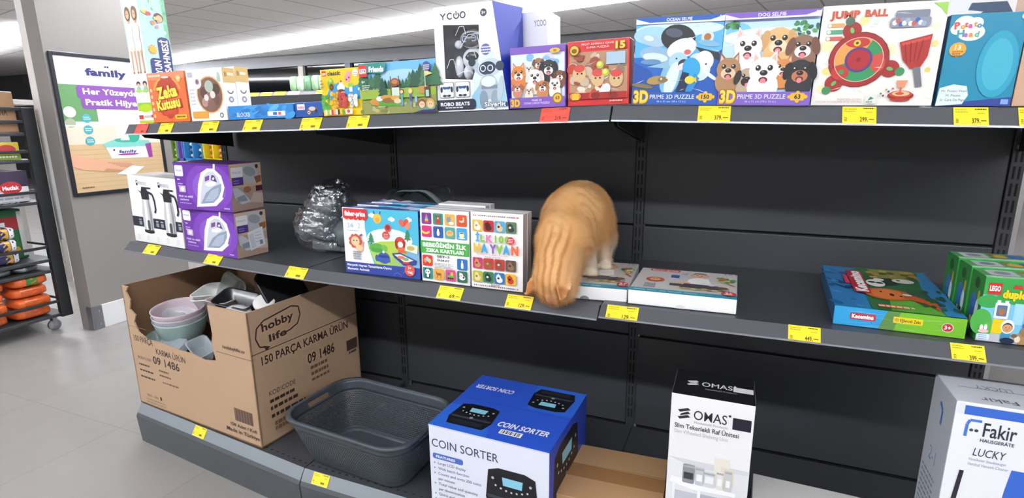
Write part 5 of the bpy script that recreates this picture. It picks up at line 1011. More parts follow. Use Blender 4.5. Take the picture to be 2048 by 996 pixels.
def fur_color(p):
    n1 = np.sin(p[:, 0]*61+p[:, 1]*23)*.5+np.sin(p[:, 1]*47-p[:, 2]*39+1.7)*.5
    def C(h): return np.array(lin(h)[:3])
    base, dark, light, cream = C('#cd9a62'), C('#a96f3c'), C('#e0b888'), C('#e6d5be')
    col = np.repeat(base[None], len(p), 0)
    f = np.clip(.5+.5*n1, 0, 1)[:, None]; col = col*(1-.45*f)+light*.45*f
    # spine parameter
    spine = np.array([rump, mid_, sho, nk, hd]); ts = np.zeros(len(p)); best = np.full(len(p), 9.); side = np.zeros(len(p)); acc_ = 0
    for i in range(4):
        ab = spine[i+1]-spine[i]; L = np.linalg.norm(ab); t = np.clip(((p-spine[i])@ab)/L**2, 0, 1); d = np.linalg.norm(p-(spine[i]+t[:, None]*ab), axis=1)
        b = d < best; best[b] = d[b]; ts[b] = acc_+t[b]*L; acc_ += L
        sd = (p-(spine[i]+t[:, None]*ab))[:, 0]; side[b] = sd[b]
    # wavy cross bands over the body
    w_ = np.sin((ts+.35*np.abs(side))*120+2.6*np.sin(side*57+p[:, 1]*31)+2.2*np.sin(p[:, 2]*66+side*40)); body = np.clip((.34-ts)/.06, 0, 1)
    s = np.clip((w_-.15)/.6, 0, 1)*body*.42*np.clip(.35+n1*.9+.25*np.sin(p[:, 0]*130+p[:, 2]*90), 0, 1)
    # long stripes on neck and crown
    hw = np.sin(side*(250+120*np.clip((ts-.33)/.1,0,1))+.7*np.sin(ts*40)+.5); hb = np.clip((ts-.24)/.05, 0, 1); s = np.maximum(s, np.clip((hw-.05)/.5, 0, 1)*hb*.75*np.clip((.05-np.abs(side))/.02, 0, 1))
    # darker saddle along the back of the rump
    sp = np.exp(-((p[:, 0]-(rump[0]-.035))/.03)**2)*np.clip((p[:, 2]-1.02)/.06, 0, 1)*np.clip((ts+.02)/.02, 0, 1); s = np.maximum(s, sp*.75)
    s = s[:, None]; col = col*(1-s)+dark*s
    lg = np.clip((zt_+.098-p[:, 2])/.05, 0, 1)*np.clip((p[:, 1]-.085)/.04, 0, 1); cr = lg[:, None]*.92; col = col*(1-cr)+cream*cr
    ch = np.clip((p[:, 0]-(hd[0]+.035))/.02, 0, 1)*np.clip((.075-p[:, 1])/.03, 0, 1)*.55; col = col*(1-ch[:, None])+C('#e0b98c')*ch[:, None]
    for e0, e1 in ((eL0, eL1), (eR0, eR1)):
        d = np.linalg.norm(p-(np.array(e0)+np.array(e1))/2, axis=1); k = np.clip((.024-d)/.010, 0, 1)[:, None]*.75; col = col*(1-k)+C('#a8683c')*k
    d = np.linalg.norm(p-(muz+np.array((0, -.018, .0))), axis=1); k = np.clip((.014-d)/.006, 0, 1)[:, None]; col = col*(1-k)+C('#b07a60')*k
    return np.clip(col, 0, 1)
fm = bpy.data.materials.new('ginger_fur'); fm.use_nodes = True; nt = fm.node_tree; bs = nt.nodes['Principled BSDF']; at = nt.nodes.new('ShaderNodeAttribute'); at.attribute_name = 'coat'
nt.links.new(at.outputs['Color'], bs.inputs['Base Color']); bs.inputs['Roughness'].default_value = .75; bs.inputs['Specular IOR Level'].default_value = .2
cat = thing('cat', 'ginger tabby cat bending its head over the shelf edge, paws on a flat box', 'cat', (0, 0, 0))
body = mesh_from('body', V, Fc, fm, cat)
me = body.data; vc = fur_color(V); ca = me.color_attributes.new('coat', 'BYTE_COLOR', 'CORNER')
li = np.zeros(len(me.loops), int); me.loops.foreach_get('vertex_index', li)
buf = np.ones((len(li), 4), np.float32); buf[:, :3] = vc[li]; ca.data.foreach_set('color', buf.ravel())
FUR = True
sm = body.modifiers.new('smooth', 'SMOOTH'); sm.factor = .5; sm.iterations = 3
if FUR:
  pm = body.modifiers.new('fur', 'PARTICLE_SYSTEM'); ps = pm.particle_system.settings
  ps.type = 'HAIR'; ps.count = 85000; ps.hair_length = .01; ps.hair_step = 3; ps.use_advanced_hair = True
  ps.normal_factor = .0016; ps.object_align_factor = (0., .0016, -.0016); ps.factor_random = .0012; ps.emit_from = 'FACE'; ps.use_modifier_stack = True; ps.distribution = 'RAND'
  ps.root_radius = .2; ps.tip_radius = .05; ps.radius_scale = .001; ps.render_step = 3; ps.display_step = 2
# eyes and nose, mostly turned away below
en = MB(); en.blob(tuple(muz+np.array((.0, -.020, -.002))), (.0045, .003, .003), mat('#9a6456', .5)); en.build('nose', cat)
for s in (-1, 1):
    ey = MB(); ey.blob(tuple(hd+np.array((s*.024, -.030, -.034))), (.008, .006, .007), mat('#8a7a2c', .08, coat=1.)); ey.build('eye', cat)

# ================================================================== CLEAR BAGS WITH GREY HEADGEAR
def film_mat():
    m = bpy.data.materials.new('clear_film'); m.use_nodes = True; nt = m.node_tree; nt.nodes.remove(nt.nodes['Principled BSDF']); out = nt.nodes['Material Output']
    tr = nt.nodes.new('ShaderNodeBsdfTransparent'); gl = nt.nodes.new('ShaderNodeBsdfGlossy'); mx = nt.nodes.new('ShaderNodeMixShader'); lw = nt.nodes.new('ShaderNodeLayerWeight'); mr = nt.nodes.new('ShaderNodeMapRange')
    tr.inputs[0].default_value = (.90, .90, .92, 1); gl.inputs['Roughness'].default_value = .10; gl.inputs[0].default_value = (.95, .95, 1, 1)
    lw.inputs['Blend'].default_value = .35; mr.inputs[3].default_value = .2; mr.inputs[4].default_value = .6
    tc = nt.nodes.new('ShaderNodeTexCoord'); n = nt.nodes.new('ShaderNodeTexNoise'); n.inputs['Scale'].default_value = 22; n.inputs['Detail'].default_value = 4; n.inputs['Distortion'].default_value = 1.5
    bp = nt.nodes.new('ShaderNodeBump'); bp.inputs['Strength'].default_value = .7; bp.inputs['Distance'].default_value = .012
    nt.links.new(tc.outputs['Object'], n.inputs['Vector']); nt.links.new(n.outputs['Fac'], bp.inputs['Height'])
    for q_ in (gl, lw): nt.links.new(bp.outputs['Normal'], q_.inputs['Normal'])
    nt.links.new(lw.outputs['Facing'], mr.inputs[0]); nt.links.new(mr.outputs[0], mx.inputs[0])
    nt.links.new(tr.outputs[0], mx.inputs[1]); nt.links.new(gl.outputs[0], mx.inputs[2]); nt.links.new(mx.outputs[0], out.inputs[0])
    return m
FILM = film_mat()
def crumple(V, amp, f, seed):
    r = np.random.default_rng(seed); d = np.zeros(len(V))
    for k in range(9):
        w_ = r.normal(size=3); w_ /= np.linalg.norm(w_); d += np.abs(np.sin(V@w_*f*(1+.35*k)+r.uniform(0, 6)))/(1+.3*k)
    return (d-d.mean())*amp
def bag(label, prims, film, lo, hi, seed, colr):
    G_ = grid(lo, hi, .007); F_ = None
    for a_, b_, r1, r2 in film: s_ = sdf_cone(G_, a_, b_, r1, r2); F_ = s_ if F_ is None else smin(F_, s_, .04)
    V_, f_ = nets(F_, lo, .007)
    t = thing('bagged_headgear', label, 'plastic bag', (0, 0, 0))
    # push along approximate normals from the field gradient
    ctr = V_.mean(0); nrm = V_-ctr; nrm /= np.linalg.norm(nrm, axis=1)[:, None]
    V_ = V_+nrm*crumple(V_, .0055, 42, seed)[:, None]; V_[:, 2] = np.maximum(V_[:, 2], lo[2]+.008)
    mesh_from('clear_bag', V_, f_, FILM, t, smooth=False)
    H_ = grid(lo, hi, .006)
    for nm, parts_, c, k in prims:
        F_ = None
        for a_, b_, r1, r2 in parts_: s_ = sdf_cone(H_, a_, b_, r1, r2); F_ = s_ if F_ is None else smin(F_, s_, k)
        V2, f2 = nets(F_, lo, .006); mesh_from(nm, V2, f2, c, t)
    return t
GREY = mat('#5f6a6c', .5, bump=.1, bscale=90); DGREY = mat('#2d3134', .5)
y0 = .27; q = lambda u, v, y=y0: np.array(at_y(u, v, y))
z0 = mid_z(-1.05)+.004
c1, c2, c3 = q(655, 415), q(640, 450), q(680, 470)
bag('clear crumpled bag with grey headgear standing on the shelf beside the magnetic games',
    [('grey_hat', [(q(660, 418), q(650, 440), .075, .08), (q(690, 470), q(672, 452), .05, .06)], GREY, .03),
     ('pink_strap', [(q(622, 470), q(660, 482), .014, .014), (q(655, 484), q(690, 486), .014, .016)], mat('#b98f94', .6), .02),
     ('grey_scarf', [(q(625, 440), q(615, 465), .03, .035), (q(640, 490), q(690, 492), .028, .03)], mat('#7b8586', .55), .02)],
    [(q(664, 405), q(648, 450), .085, .10), (q(648, 455), q(665, 480), .09, .075), (q(680, 362), q(668, 400), .008, .06), (q(618, 500), q(640, 488), .022, .045)],
    np.array((c2[0]-.17, .12, z0-.006)), np.array((c2[0]+.2, .42, c1[2]+.17)), 3, GREY)
y0 = .36; z1 = mid_z(-.75)+.003
cc = q(835, 408)
tb = bag('clear bag with dark grey ribbed cap lying behind the magnetic games and flash cards',
    [('grey_hat', [(q(810, 410), q(845, 412), .052, .055), (q(800, 435), q(860, 438), .07, .07)], mat('#758285', .5, bump=.1, bscale=90), .03)],
    [(q(800, 408), q(865, 412), .06, .058), (q(800, 440), q(870, 440), .075, .07), (q(862, 395), q(893, 385), .035, .022), (q(880, 405), q(890, 400), .03, .03)],
    np.array((cc[0]-.2, .25, z1-.006)), np.array((cc[0]+.22, .50, cc[2]+.11)), 8, DGREY)
rib = MB()
for k in range(3):
    rib.tube([q(786+k*16, 398-k*5, .30), q(808+k*12, 384-k*3, .30), q(836+k*6, 384+k*3, .30), q(852+k*4, 392+k*4, .30)], .0022, DGREY, n=6)
rib.build('dark_rib', tb)
# ================================================================== BASE DECK
# big open brown carton, its front torn away
def carton_plastics():
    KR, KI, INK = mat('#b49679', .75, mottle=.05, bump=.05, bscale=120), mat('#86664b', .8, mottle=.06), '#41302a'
    W_, D_, H_ = .745, .50, .503
    t = thing('open_carton', 'big open brown carton of plastic housewares with torn front, on the base shelf', 'carton', (-1.668, -.008, BASE_Z+.002), math.radians(-5.2))
    th = .005
    # front with torn opening (outline in metres from the lower left)
    # torn edge, measured along the front panel
    yaw = math.radians(-5.2); ux, uy = math.cos(yaw), math.sin(yaw); nrm = np.array((uy, -ux, 0.)); O_ = np.array((-1.668, -.008, BASE_Z+.002))
    def onf(u, v): d_ = _ray(u, v); t_ = ((O_-CC)@nrm)/(d_@nrm); p_ = CC+d_*t_-O_; return (float(p_[0]*ux+p_[1]*uy), float(p_[2]))
    top = [(W_, H_), (onf(416, 628)[0], H_-.002)]+[onf(*q_) for q_ in ((424, 668), (423, 686), (432, 722), (409, 720), (380, 706), (362, 702), (319, 685), (294, 679), (277, 664), (268, 644), (271, 631), (259, 618), (260, 600), (251, 584))]+[(.045, H_-.001), (0, H_)]
    prof = [(0, 0), (W_, 0)]+top
    f = MB().prism(prof, lambda u, z: (u, 0, z), lambda u, z: (u, th, z), KR); f.build('front_panel', t)
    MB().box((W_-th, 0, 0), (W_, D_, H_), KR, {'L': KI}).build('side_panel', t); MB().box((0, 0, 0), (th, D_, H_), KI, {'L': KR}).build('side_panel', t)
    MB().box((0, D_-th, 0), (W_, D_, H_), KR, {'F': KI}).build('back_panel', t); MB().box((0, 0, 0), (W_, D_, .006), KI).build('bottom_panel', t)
    a = Art((0,0,0),(1,0,0),(0,0,1),W_,H_); f_ = lambda x: x
    a.line([(.005, .672), (.17, .672)], .004, '#7a5a44'); a.line([(.745, .66), (1, .66)], .005, '#6a4c3a')
    a.text('150 PARÇA KARMA ÜRÜN', .03, .585, .043, INK, bold=.015, maxw=.35) if False else None
    a.text('150 PARÇA', .04, .555, .048, INK, bold=.01, maxw=.17, rot=-1); a.text('KARMA ÜRÜN', .23, .49, .048, INK, bold=.01, maxw=.25, rot=-1)
    a.text('KOD/CODE', .05, .405, .022, INK, maxw=.12); a.text('09 1486', .19, .40, .062, INK, bold=.02, maxw=.23); a.lines(.05, .15, .35, 1, .1, .014, INK, jag=.05); a.lines(.05, .2, .30, 2, .055, .014, INK); a.lines(.23, .34, .345, 2, .04, .014, '#6a5040'); a.lines(.25, .4, .25, 1, .1, .012, '#6a5040')
    a.text('150 - 03', .08, .085, .02, '#6a5040', maxw=.1); a.rect(.2, .085, .215, .115, INK); a.lines(.07, .24, .055, 2, .025, .008, '#8a6c54')
    a.text('hobbylife.tr', .80, .70, .026, INK, bold=.01, maxw=.16); a.mb.v and None
    a.rect(.825, .155, .955, .255, '#5a4438'); [a.rect(.83+.02*k, .155, .834+.02*k, .255, '#8a6c58') for k in range(6)]
    a.text('150 Adet / Koli', .785, .105, .026, INK, bold=.015, maxw=.19); a.text('Made in Türkiye', .75, .055, .03, INK, bold=.015, maxw=.24); a.done('front_print', t)
    a = Art((W_,0,0),(0,1,0),(0,0,1),D_,H_)
    a.line([(0, .695), (1, .695)], .006, INK); K = INK
    # rounded arrow loop around the two words
    ring = [(.13, .715), (.07, .735), (.045, .80), (.06, .87), (.12, .91), (.36, .945), (.42, .925), (.43, .86), (.40, .80), (.33, .775)]
    a.line(ring, .011, K); a.line([(.33, .775), (.28, .768)], .011, K); a.poly([(.10, .735), (.155, .71), (.115, .69)], K)
    a.text('hobby', .10, .835, .055, K, bold=.03, maxw=.27, rot=3); a.text('life', .15, .745, .05, K, bold=.03, maxw=.15, rot=3)
    a.text('150 PARÇA KARMA ÜRÜN', .07, .60, .06, K, bold=.02, maxw=.82); a.text('09 1486', .46, .455, .075, K, bold=.02, maxw=.27)
    a.text('KOD/CODE', .10, .355, .036, K, maxw=.23); a.lines(.10, .32, .30, 1, .1, .024, K, jag=.05); a.lines(.10, .36, .245, 1, .1, .026, K, jag=.05); a.lines(.10, .42, .185, 1, .1, .026, K, jag=.05); a.lines(.48, .66, .40, 2, .05, .026, '#7a5a46'); a.lines(.48, .7, .305, 1, .05, .02, '#7a5a46')
    a.rect(.86, .40, .98, .49, '#4a3830'); a.lines(.88, .98, .37, 1, .1, .02, K); a.lines(.12, .3, .12, 2, .04, .03, '#8a6248'); a.done('side_print', t)
    return t
CT = carton_plastics(); CM4 = Matrix.Translation(CT.location) @ Matrix.Rotation(math.radians(-5.2), 4, 'Z')
def inb(x, y, z): v = CM4 @ Vector((x, y, z)); return np.array(v)
PW, PG, PB = mat('#e4e4e2', .35), mat('#b9d0cb', .35), mat('#24262b', .3, coat=.4)
PP, PT_ = mat('#cdbfc6', .35), mat('#9fb4b2', .4)
CLR = mat('#c8d2da', .12, alpha=.42, spec=.8); CLRG = mat('#8e938f', .15, alpha=.6, spec=.8)
# stacked bowls
def bowl(label, c, r, h, m, tilt=(0, 0)):
    t = thing('plastic_bowl', label, 'bowl', c, group='stacked plastic bowls'); t.rotation_euler = (tilt[0], tilt[1], 0)
    MB().lathe([(r*.5, 0), (r*.56, .006), (r*.80, h*.35), (r*.95, h*.75), (r*.985, h-.008), (r*1.02, h), (r*.99, h+.001), (r*.955, h-.008), (r*.92, h*.75), (r*.77, h*.37), (r*.5, .012), (.001, .010)], m, n=44).build('bowl_body', t)
    MB().lathe([(r*.49, 0), (r*.5, -.006), (r*.46, -.006), (r*.45, 0)], m, n=32).build('foot_ring', t); return t
bc = at_y(364, 636, .115)
for k, (m, lab) in enumerate(((mat('#9cb5b0', .4), 'sage green bowl at the bottom of the bowl stack in the open carton'), (mat('#b9b4bf', .4), 'greyish lilac bowl in the middle of the bowl stack in the open carton'), (mat('#cdbcc4', .4), 'pale pink bowl on top of the bowl stack in the open carton'))):
    bowl(lab, (bc[0]-.002*k, bc[1], bc[2]-.10+.020*k), .098, .112, m, (.10, .06))
zq = bc[2]-.10
cl = thing('clear_lid', 'small clear plastic lid lying inside the pink top bowl', 'lid', (bc[0]+.01, bc[1]-.01, bc[2]+.0)); MB().lathe([(.001, .0), (.06, .0), (.062, .02), (.066, .022)], CLR, n=24, sx=1.1, sy=.8).build('lid_plate', cl); cl.rotation_euler = (.3, .2, .4)
MB().lathe([(.02, .0), (.018, .02), (.001, .026)], CLR, n=16).build('lid_knob', cl)
# generic rectangular tubs
def tub(name, label, cat_, c, w0, d0, w1, d1, h, m, rot, rim=.006, lid=None, group=None):
    t = thing(name, label, cat_, tuple(c), group=group); t.rotation_euler = rot
    def ring(w_, d_, z, n=6, rr=.22):
        r = rr*min(w_, d_); P = []
        for cx, cy, a0 in ((w_/2-r, -d_/2+r, -90), (w_/2-r, d_/2-r, 0), (-w_/2+r, d_/2-r, 90), (-w_/2+r, -d_/2+r, 180)):
            P += [(cx+r*math.cos(math.radians(a0+90*k/n)), cy+r*math.sin(math.radians(a0+90*k/n)), z) for k in range(n+1)]
        return P
    mb = MB(); mb.smooth = True
    mb.loft([ring(w0-.02, d0-.02, .0015), ring(w0, d0, .004), ring(w1, d1, h-.004), ring(w1+2*rim, d1+2*rim, h-.002), ring(w1+2*rim, d1+2*rim, h), ring(w1-.003, d1-.003, h), ring(w0-.004, d0-.004, .008), ring(w0-.02, d0-.02, .006)], m, True, True); mb.build('tub_body', t)
    if lid:
        l = MB(); l.smooth = True; l.loft([ring(w1+.016, d1+.016, h+.001), ring(w1+.018, d1+.018, h+.010), ring(w1+.006, d1+.006, h+.013)], lid, True, True); ld = l.build('lid', t)
        for s in (-1, 1): MB().box((s*(w1/2+.009)-.004, -.03, h-.022), (s*(w1/2+.009)+.004, .03, h+.008), lid).build('clip', ld, bevel=.002)
    return t
def pos(u, v, y): return at_y(u, v, y)
tub('storage_tub', 'white round cornered tub standing tilted at the back of the open carton', 'container', pos(448, 638, .24), .10, .09, .15, .13, .125, PW, (.15, -.10, .3))
tub('storage_tub', 'white tub nested inside the tilted white tub in the open carton', 'container', pos(447, 630, .24), .10, .09, .148, .128, .125, mat('#d9dad6', .35), (.15, -.10, .3))
tub('food_container', 'smoky clear food container leaning up under the middle shelf edge', 'container', pos(490, 592, .25), .11, .12, .15, .16, .07, CLRG, (1.25, .25, -.2))
tub('food_container', 'black lidded clear food container tilted against the right carton side', 'container', pos(560, 592, .22), .13, .11, .16, .14, .075, CLRG, (.3, .85, -.2), lid=mat('#151618', .3))
tub('food_container', 'black tub lying in the open carton below the smoky container', 'container', pos(480, 626, .12), .12, .08, .15, .10, .07, PB, (.3, .15, .2))
tub('food_container', 'pale pink tub half hidden behind the torn front beside the black tub', 'container', pos(446, 640, .12), .07, .07, .085, .085, .09, mat('#d9c7c0', .4), (0, .1, .1))
tub('food_container', 'flat clear food container with raised rim in the torn front opening', 'container', pos(350, 706, .04), .14, .05, .155, .065, .035, CLR, (.45, -.15, -.1), lid=CLR)
tub('food_container', 'small pale green clear container left in the torn front opening', 'container', pos(318, 690, .07), .07, .06, .085, .075, .04, mat('#b9d0cb', .2, alpha=.6), (.3, .2, .2))
tub('food_container', 'clear food container standing on end right in the torn opening', 'container', pos(404, 712, .06), .08, .06, .09, .07, .06, CLR, (.2, .5, -.2))
lt = thing('jar_lid', 'white round lid lying at the right edge of the open carton', 'lid', tuple(pos(530, 608, .12))); lt.rotation_euler = (.5, .3, 0); MB().lathe([(.001, .018), (.036, .018), (.04, .014), (.04, 0), (.034, 0), (.034, .012), (.001, .012)], PW, n=30).build('lid_disc', lt)
fl = thing('plastic_plate', 'white plate edge showing above the front right carton corner', 'plate', tuple(pos(474, 632, .045))); fl.rotation_euler = (.25, .35, 0); MB().lathe([(.001, .0), (.035, .002), (.05, .010), (.051, .012), (.035, .006), (.001, .004)], PW, n=32).build('plate_disc', fl)
# loose plastics filling the carton up to the visible layer
for k in range(8):
    gx, gy = k % 4, k//4
    c = inb(.12+.165*gx+random.uniform(-.01, .01), .13+.24*gy, .008)
    tub('food_container', 'clear stacked container low in the open carton, under the visible wares', 'container', c, .11, .07, .135, .085, (.13, .20)[gy], random.choice([CLR, CLRG, PW, mat('#aab6bd', .3, alpha=.7)]), (0, 0, -.09), group='containers filling the carton')

# woven plastic basket
def basket():
    t = thing('laundry_basket', 'dark grey perforated plastic basket between the brown carton and coin sorter', 'basket', (-.532, .030, BASE_Z+.002), math.radians(-4))
    M_ = mat('#3f464c', .42, bump=.02); H = .183
    W0, D0, W1, D1 = .395, .225, .470, .315
    def rr(w_, d_, rad, n):
        """n points evenly spaced around a rounded rectangle"""
        sx, sy = w_/2-rad, d_/2-rad; segs = [(2*sx, 'b'), (PI/2*rad, 'c0'), (2*sy, 'r'), (PI/2*rad, 'c1'), (2*sx, 't'), (PI/2*rad, 'c2'), (2*sy, 'l'), (PI/2*rad, 'c3')]
        tot = sum(s[0] for s in segs); out = []
        for k in range(n):
            s = tot*k/n
            for L, nm in segs:
                if s <= L: break
                s -= L
            f = s/L
            if nm == 'b': p = (-sx+2*sx*f, -d_/2)
            elif nm == 't': p = (sx-2*sx*f, d_/2)
            elif nm == 'r': p = (w_/2, -sy+2*sy*f)
            elif nm == 'l': p = (-w_/2, sy-2*sy*f)
            else:
                i = int(nm[1]); cx, cy, a0 = ((sx, -sy, -90), (sx, sy, 0), (-sx, sy, 90), (-sx, -sy, 180))[i]; an = math.radians(a0+90*f); p = (cx+rad*math.cos(an), cy+rad*math.sin(an))
            out.append(p)
        return out
    N, R = 168, 21; rows = []
    for j in range(R+1):
        f = j/R; z = .012+(H-.040-.012)*f; w_, d_ = W0+(W1-W0)*f, D0+(D1-D0)*f; P = rr(w_, d_, .055+.02*f, N)
        sh = j*.5; rows.append([(*P[k], z) for k in range(N)])
    mb = MB()
    def pt(j, k):
        s = j*.5; k0 = int(math.floor(k+s)) % N; f = (k+s) % 1; a, b = rows[j][k0], rows[j][(k0+1) % N]; return tuple(a[i]*(1-f)+b[i]*f for i in range(3))
    V = {}
    for j in range(R):
        for k in range(N):
            c = [pt(j, k), pt(j, k+1), pt(j+1, k+.0), pt(j+1, k-1+0.0)]
            c = [pt(j, k), pt(j, k+1), pt(j+1, k+1), pt(j+1, k)]
            q = [Vector(v) for v in c]; ctr = sum(q, Vector())/4
            if j < 1 or j >= R-1: mb.add(q, [(0,1,2,3)], M_); continue
            i_ = [ctr+(v-ctr)*.56 for v in q]
            mb.add(q+i_, [(0,1,5,4),(1,2,6,5),(2,3,7,6),(3,0,4,7)], M_)
    w_ = mb.build('perforated_wall', t, solid=.003, weld=True)
    b = MB(); b.smooth = True
    P = [[(*p, z) for p in rr(w__, d__, r_, 96)] for w__, d__, r_, z in ((W0-.03, D0-.03, .05, 0), (W0-.004, D0-.004, .055, .004), (W0, D0, .055, .014), (W0-.006, D0-.006, .055, .014), (W0-.02, D0-.02, .05, .006))]
    b.loft(P, M_); b.build('basket_bottom', t)
    # plain band with hand holes in the short sides, and the rolled rim
    N2 = 120; A = rr(W1-.001, D1-.001, .075, N2); B_ = rr(W1+.012, D1+.012, .08, N2); bd = MB(); bd.smooth = True
    z0, za, zb, z3 = H-.041, H-.034, H-.014, H-.003
    L = []
    for f in (0, .25, .7, 1): L.append([(A[k][0]*(1-f)+B_[k][0]*f, A[k][1]*(1-f)+B_[k][1]*f, z0+(z3-z0)*f) for k in range(N2)])
    for j in range(3):
        for k in range(N2):
            k2 = (k+1) % N2; ym = (A[k][1]+A[k2][1])/2
            if j == 1 and abs(ym) < .048 and abs(A[k][0]) > W1/2-.01: continue
            bd.add([L[j][k], L[j][k2], L[j+1][k2], L[j+1][k]], [(0,1,2,3)], M_)
    bd.build('handle_band', t, solid=.0035, weld=True)
    rm = MB(); rm.smooth = True
    rings = [[(*p, z) for p in rr(W1+a_, D1+a_, .085, N2)] for a_, z in ((.012, H-.006), (.030, H-.012), (.036, H-.008), (.034, H-.001), (.016, H), (.006, H-.003))]
    rings.append(rings[0]); rm.loft(rings, M_, False, False); rm.build('rolled_rim', t)
basket()

# coin sorter carton
p = (-.229, -.092, -1.3, .376, .350, .260)
B = Box('machine_carton', 'blue and white coin sorter carton beside the dark basket', 'carton', p, BASE_Z+.001, cols=cols('#dfe3f0', '#2746b8', '#2c55c4'), bevel=.0025)
def machine(a, cx, cy, s, flip=1):
    q = a.h/a.w; X = lambda dx: cx+dx*s*q*flip; Y = lambda dy: cy+dy*s*flip
    a.poly([(X(-.5), Y(.42)), (X(-.28), Y(.5)), (X(.28), Y(.5)), (X(.5), Y(.42)), (X(.56), Y(-.2)), (X(.46), Y(-.5)), (X(-.46), Y(-.5)), (X(-.56), Y(-.2))], '#15171d')
    a.poly([(X(-.4), Y(.36)), (X(.4), Y(.36)), (X(.34), Y(.08)), (X(0), Y(-.02)), (X(-.34), Y(.08))], '#0c0d11'); a.poly([(X(-.2), Y(.32)), (X(.24), Y(.32)), (X(.22), Y(.14)), (X(-.18), Y(.14))], '#86c6dc')
    for k in range(7):
        dx = -.34+.113*k; a.circ(X(dx), Y(.10-.10*math.cos(dx*4)+.03), .022*s, '#c9ced6')
    for d in (-1, 1): a.circ(X(d*.4), Y(.26), .03*s, '#aeb4c0')
    a.poly([(X(-.52), Y(-.12)), (X(.52), Y(-.12)), (X(.5), Y(-.19)), (X(-.5), Y(-.19))], '#3a3e48'); a.circ(X(0), Y(-.12), .045*s, '#8d929c'); a.poly([(X(-.4), Y(-.28)), (X(.4), Y(-.28)), (X(.36), Y(-.44)), (X(-.36), Y(-.44))], '#23262d')
a = B.art('F'); a.rect(0, .985, 1, 1, '#c9cfe6'); a.text('COIN SORTER', .025, .735, .10, '#33405e', bold=.005, maxw=.575)
a.rrect(.03, .585, .30, .655, '#4868b8', r=.35); a.text('FEATURES', .06, .602, .030, '#e9eefa', bold=.03, maxw=.17)
for k, l in enumerate(('Large LCD display', 'With batch function', 'Counts and sorts 200 coins', 'per minute', 'Total value and quantity', 'per denomination', 'Quick and easy to use', 'Automatic stop')):
    yy = .520-k*.066; a.text(l, .075, yy, .034, '#4a5068', maxw=.0145*len(l))
    if k not in (3, 5): a.circ(.045, yy+.014, .008, '#4a5068')
machine(a, .705, .40, .55)
a.done('front_artwork', B.root)
a = B.art('T'); a.poly([(0, .0), (.5, 0), (.36, .42), (0, .38)], '#2f66cf'); a.poly([(1, 1), (.56, 1), (.62, .55), (1, .56)], '#2f66cf'); a.line([(0, .52), (1, .52)], .006, '#2240a4')
machine(a, .27, .26, .36); machine(a, .76, .76, .35, -1); a.text('COIN SORTER', .50, .19, .07, '#eef2fb', bold=.03, maxw=.42, shear=.15); a.text('COIN SORTER', .42, .79, .065, '#dfe6f8', bold=.03, maxw=.36, shear=.15, flip=True); a.bars(.56, .09, .74, .155); a.done('top_artwork', B.root)
a = B.art('R'); a.rect(0, .9, 1, 1, '#2746b8'); machine(a, .42, .5, .8); a.done('side_artwork', B.root)

# plain brown carton with tape
p = (.150, -.050, 3.5, .285, .262, .104)
B = Box('shipping_carton', 'plain brown taped carton lying between the coin sorter and the tall white carton', 'carton', p, BASE_Z+.001, cols=cols('#b08a60', '#a67f57', '#b8926a'), bevel=.002)
a = B.art('T'); a.rect(0, .36, 1, .62, mat('#a0764c', .18, coat=.7)); a.line([(0, .5), (1, .5)], .006, '#7a5838'); a.line([(0, .615), (1, .60)], .008, '#c9a67e'); a.done('packing_tape', B.root, 'glossy brown packing tape')
B.body['label'] = 'brown cardboard'

# tall shelving unit carton
p = (.442, -.040, .5, .190, .146, .463)
B = Box('tall_carton', 'tall white carton with black top showing a wheeled shelf unit', 'carton', p, BASE_Z+.001, cols=cols('#ececec', '#c9cad0', '#1a1b1f', L='#dedede'), bevel=.0018)
def omas(a, x, y, s, c, mw):
    q = a.h/a.w
    for k in range(3): a.poly([(x+(.0+.03*(k % 2))*s*q*10, y+(.75-.36*k)*s), (x+.9*s*q, y+(1.05-.36*k)*s), (x+1.15*s*q, y+(.85-.36*k)*s), (x+.2*s*q, y+(.52-.36*k)*s)], c)
    a.text('OMAS', x+1.45*s*q, y, s*.95, c, bold=.004, maxw=mw); a.circ(x+1.45*s*q+mw+.03, y+s*.95, s*.12, c)
a = B.art('F'); a.rect(0, 0, 1, .60, '#e0e1e4'); a.rect(0, .0, .35, .61, '#e6e7ea'); a.poly([(0, .625), (.35, .585), (1, .60), (1, .625)], '#d6d7da')
omas(a, .09, .868, .056, '#26272b', .40); a.text('Household Products', .30, .845, .014, '#9a9aa0', maxw=.40); a.rect(.755, .85, .97, .916, '#1c1a2c')
a.text('Slim Tekerlekli Raf Ünitesi', .06, .806, .026, '#2f3034', bold=.012, maxw=.78); a.text('Slim Wheeled Shelving Unit', .06, .774, .022, '#b4b5ba', maxw=.66)
a.rect(.58, .52, .76, .67, '#e6e2d4'); a.rect(.66, .52, .82, .62, '#ded8c6')
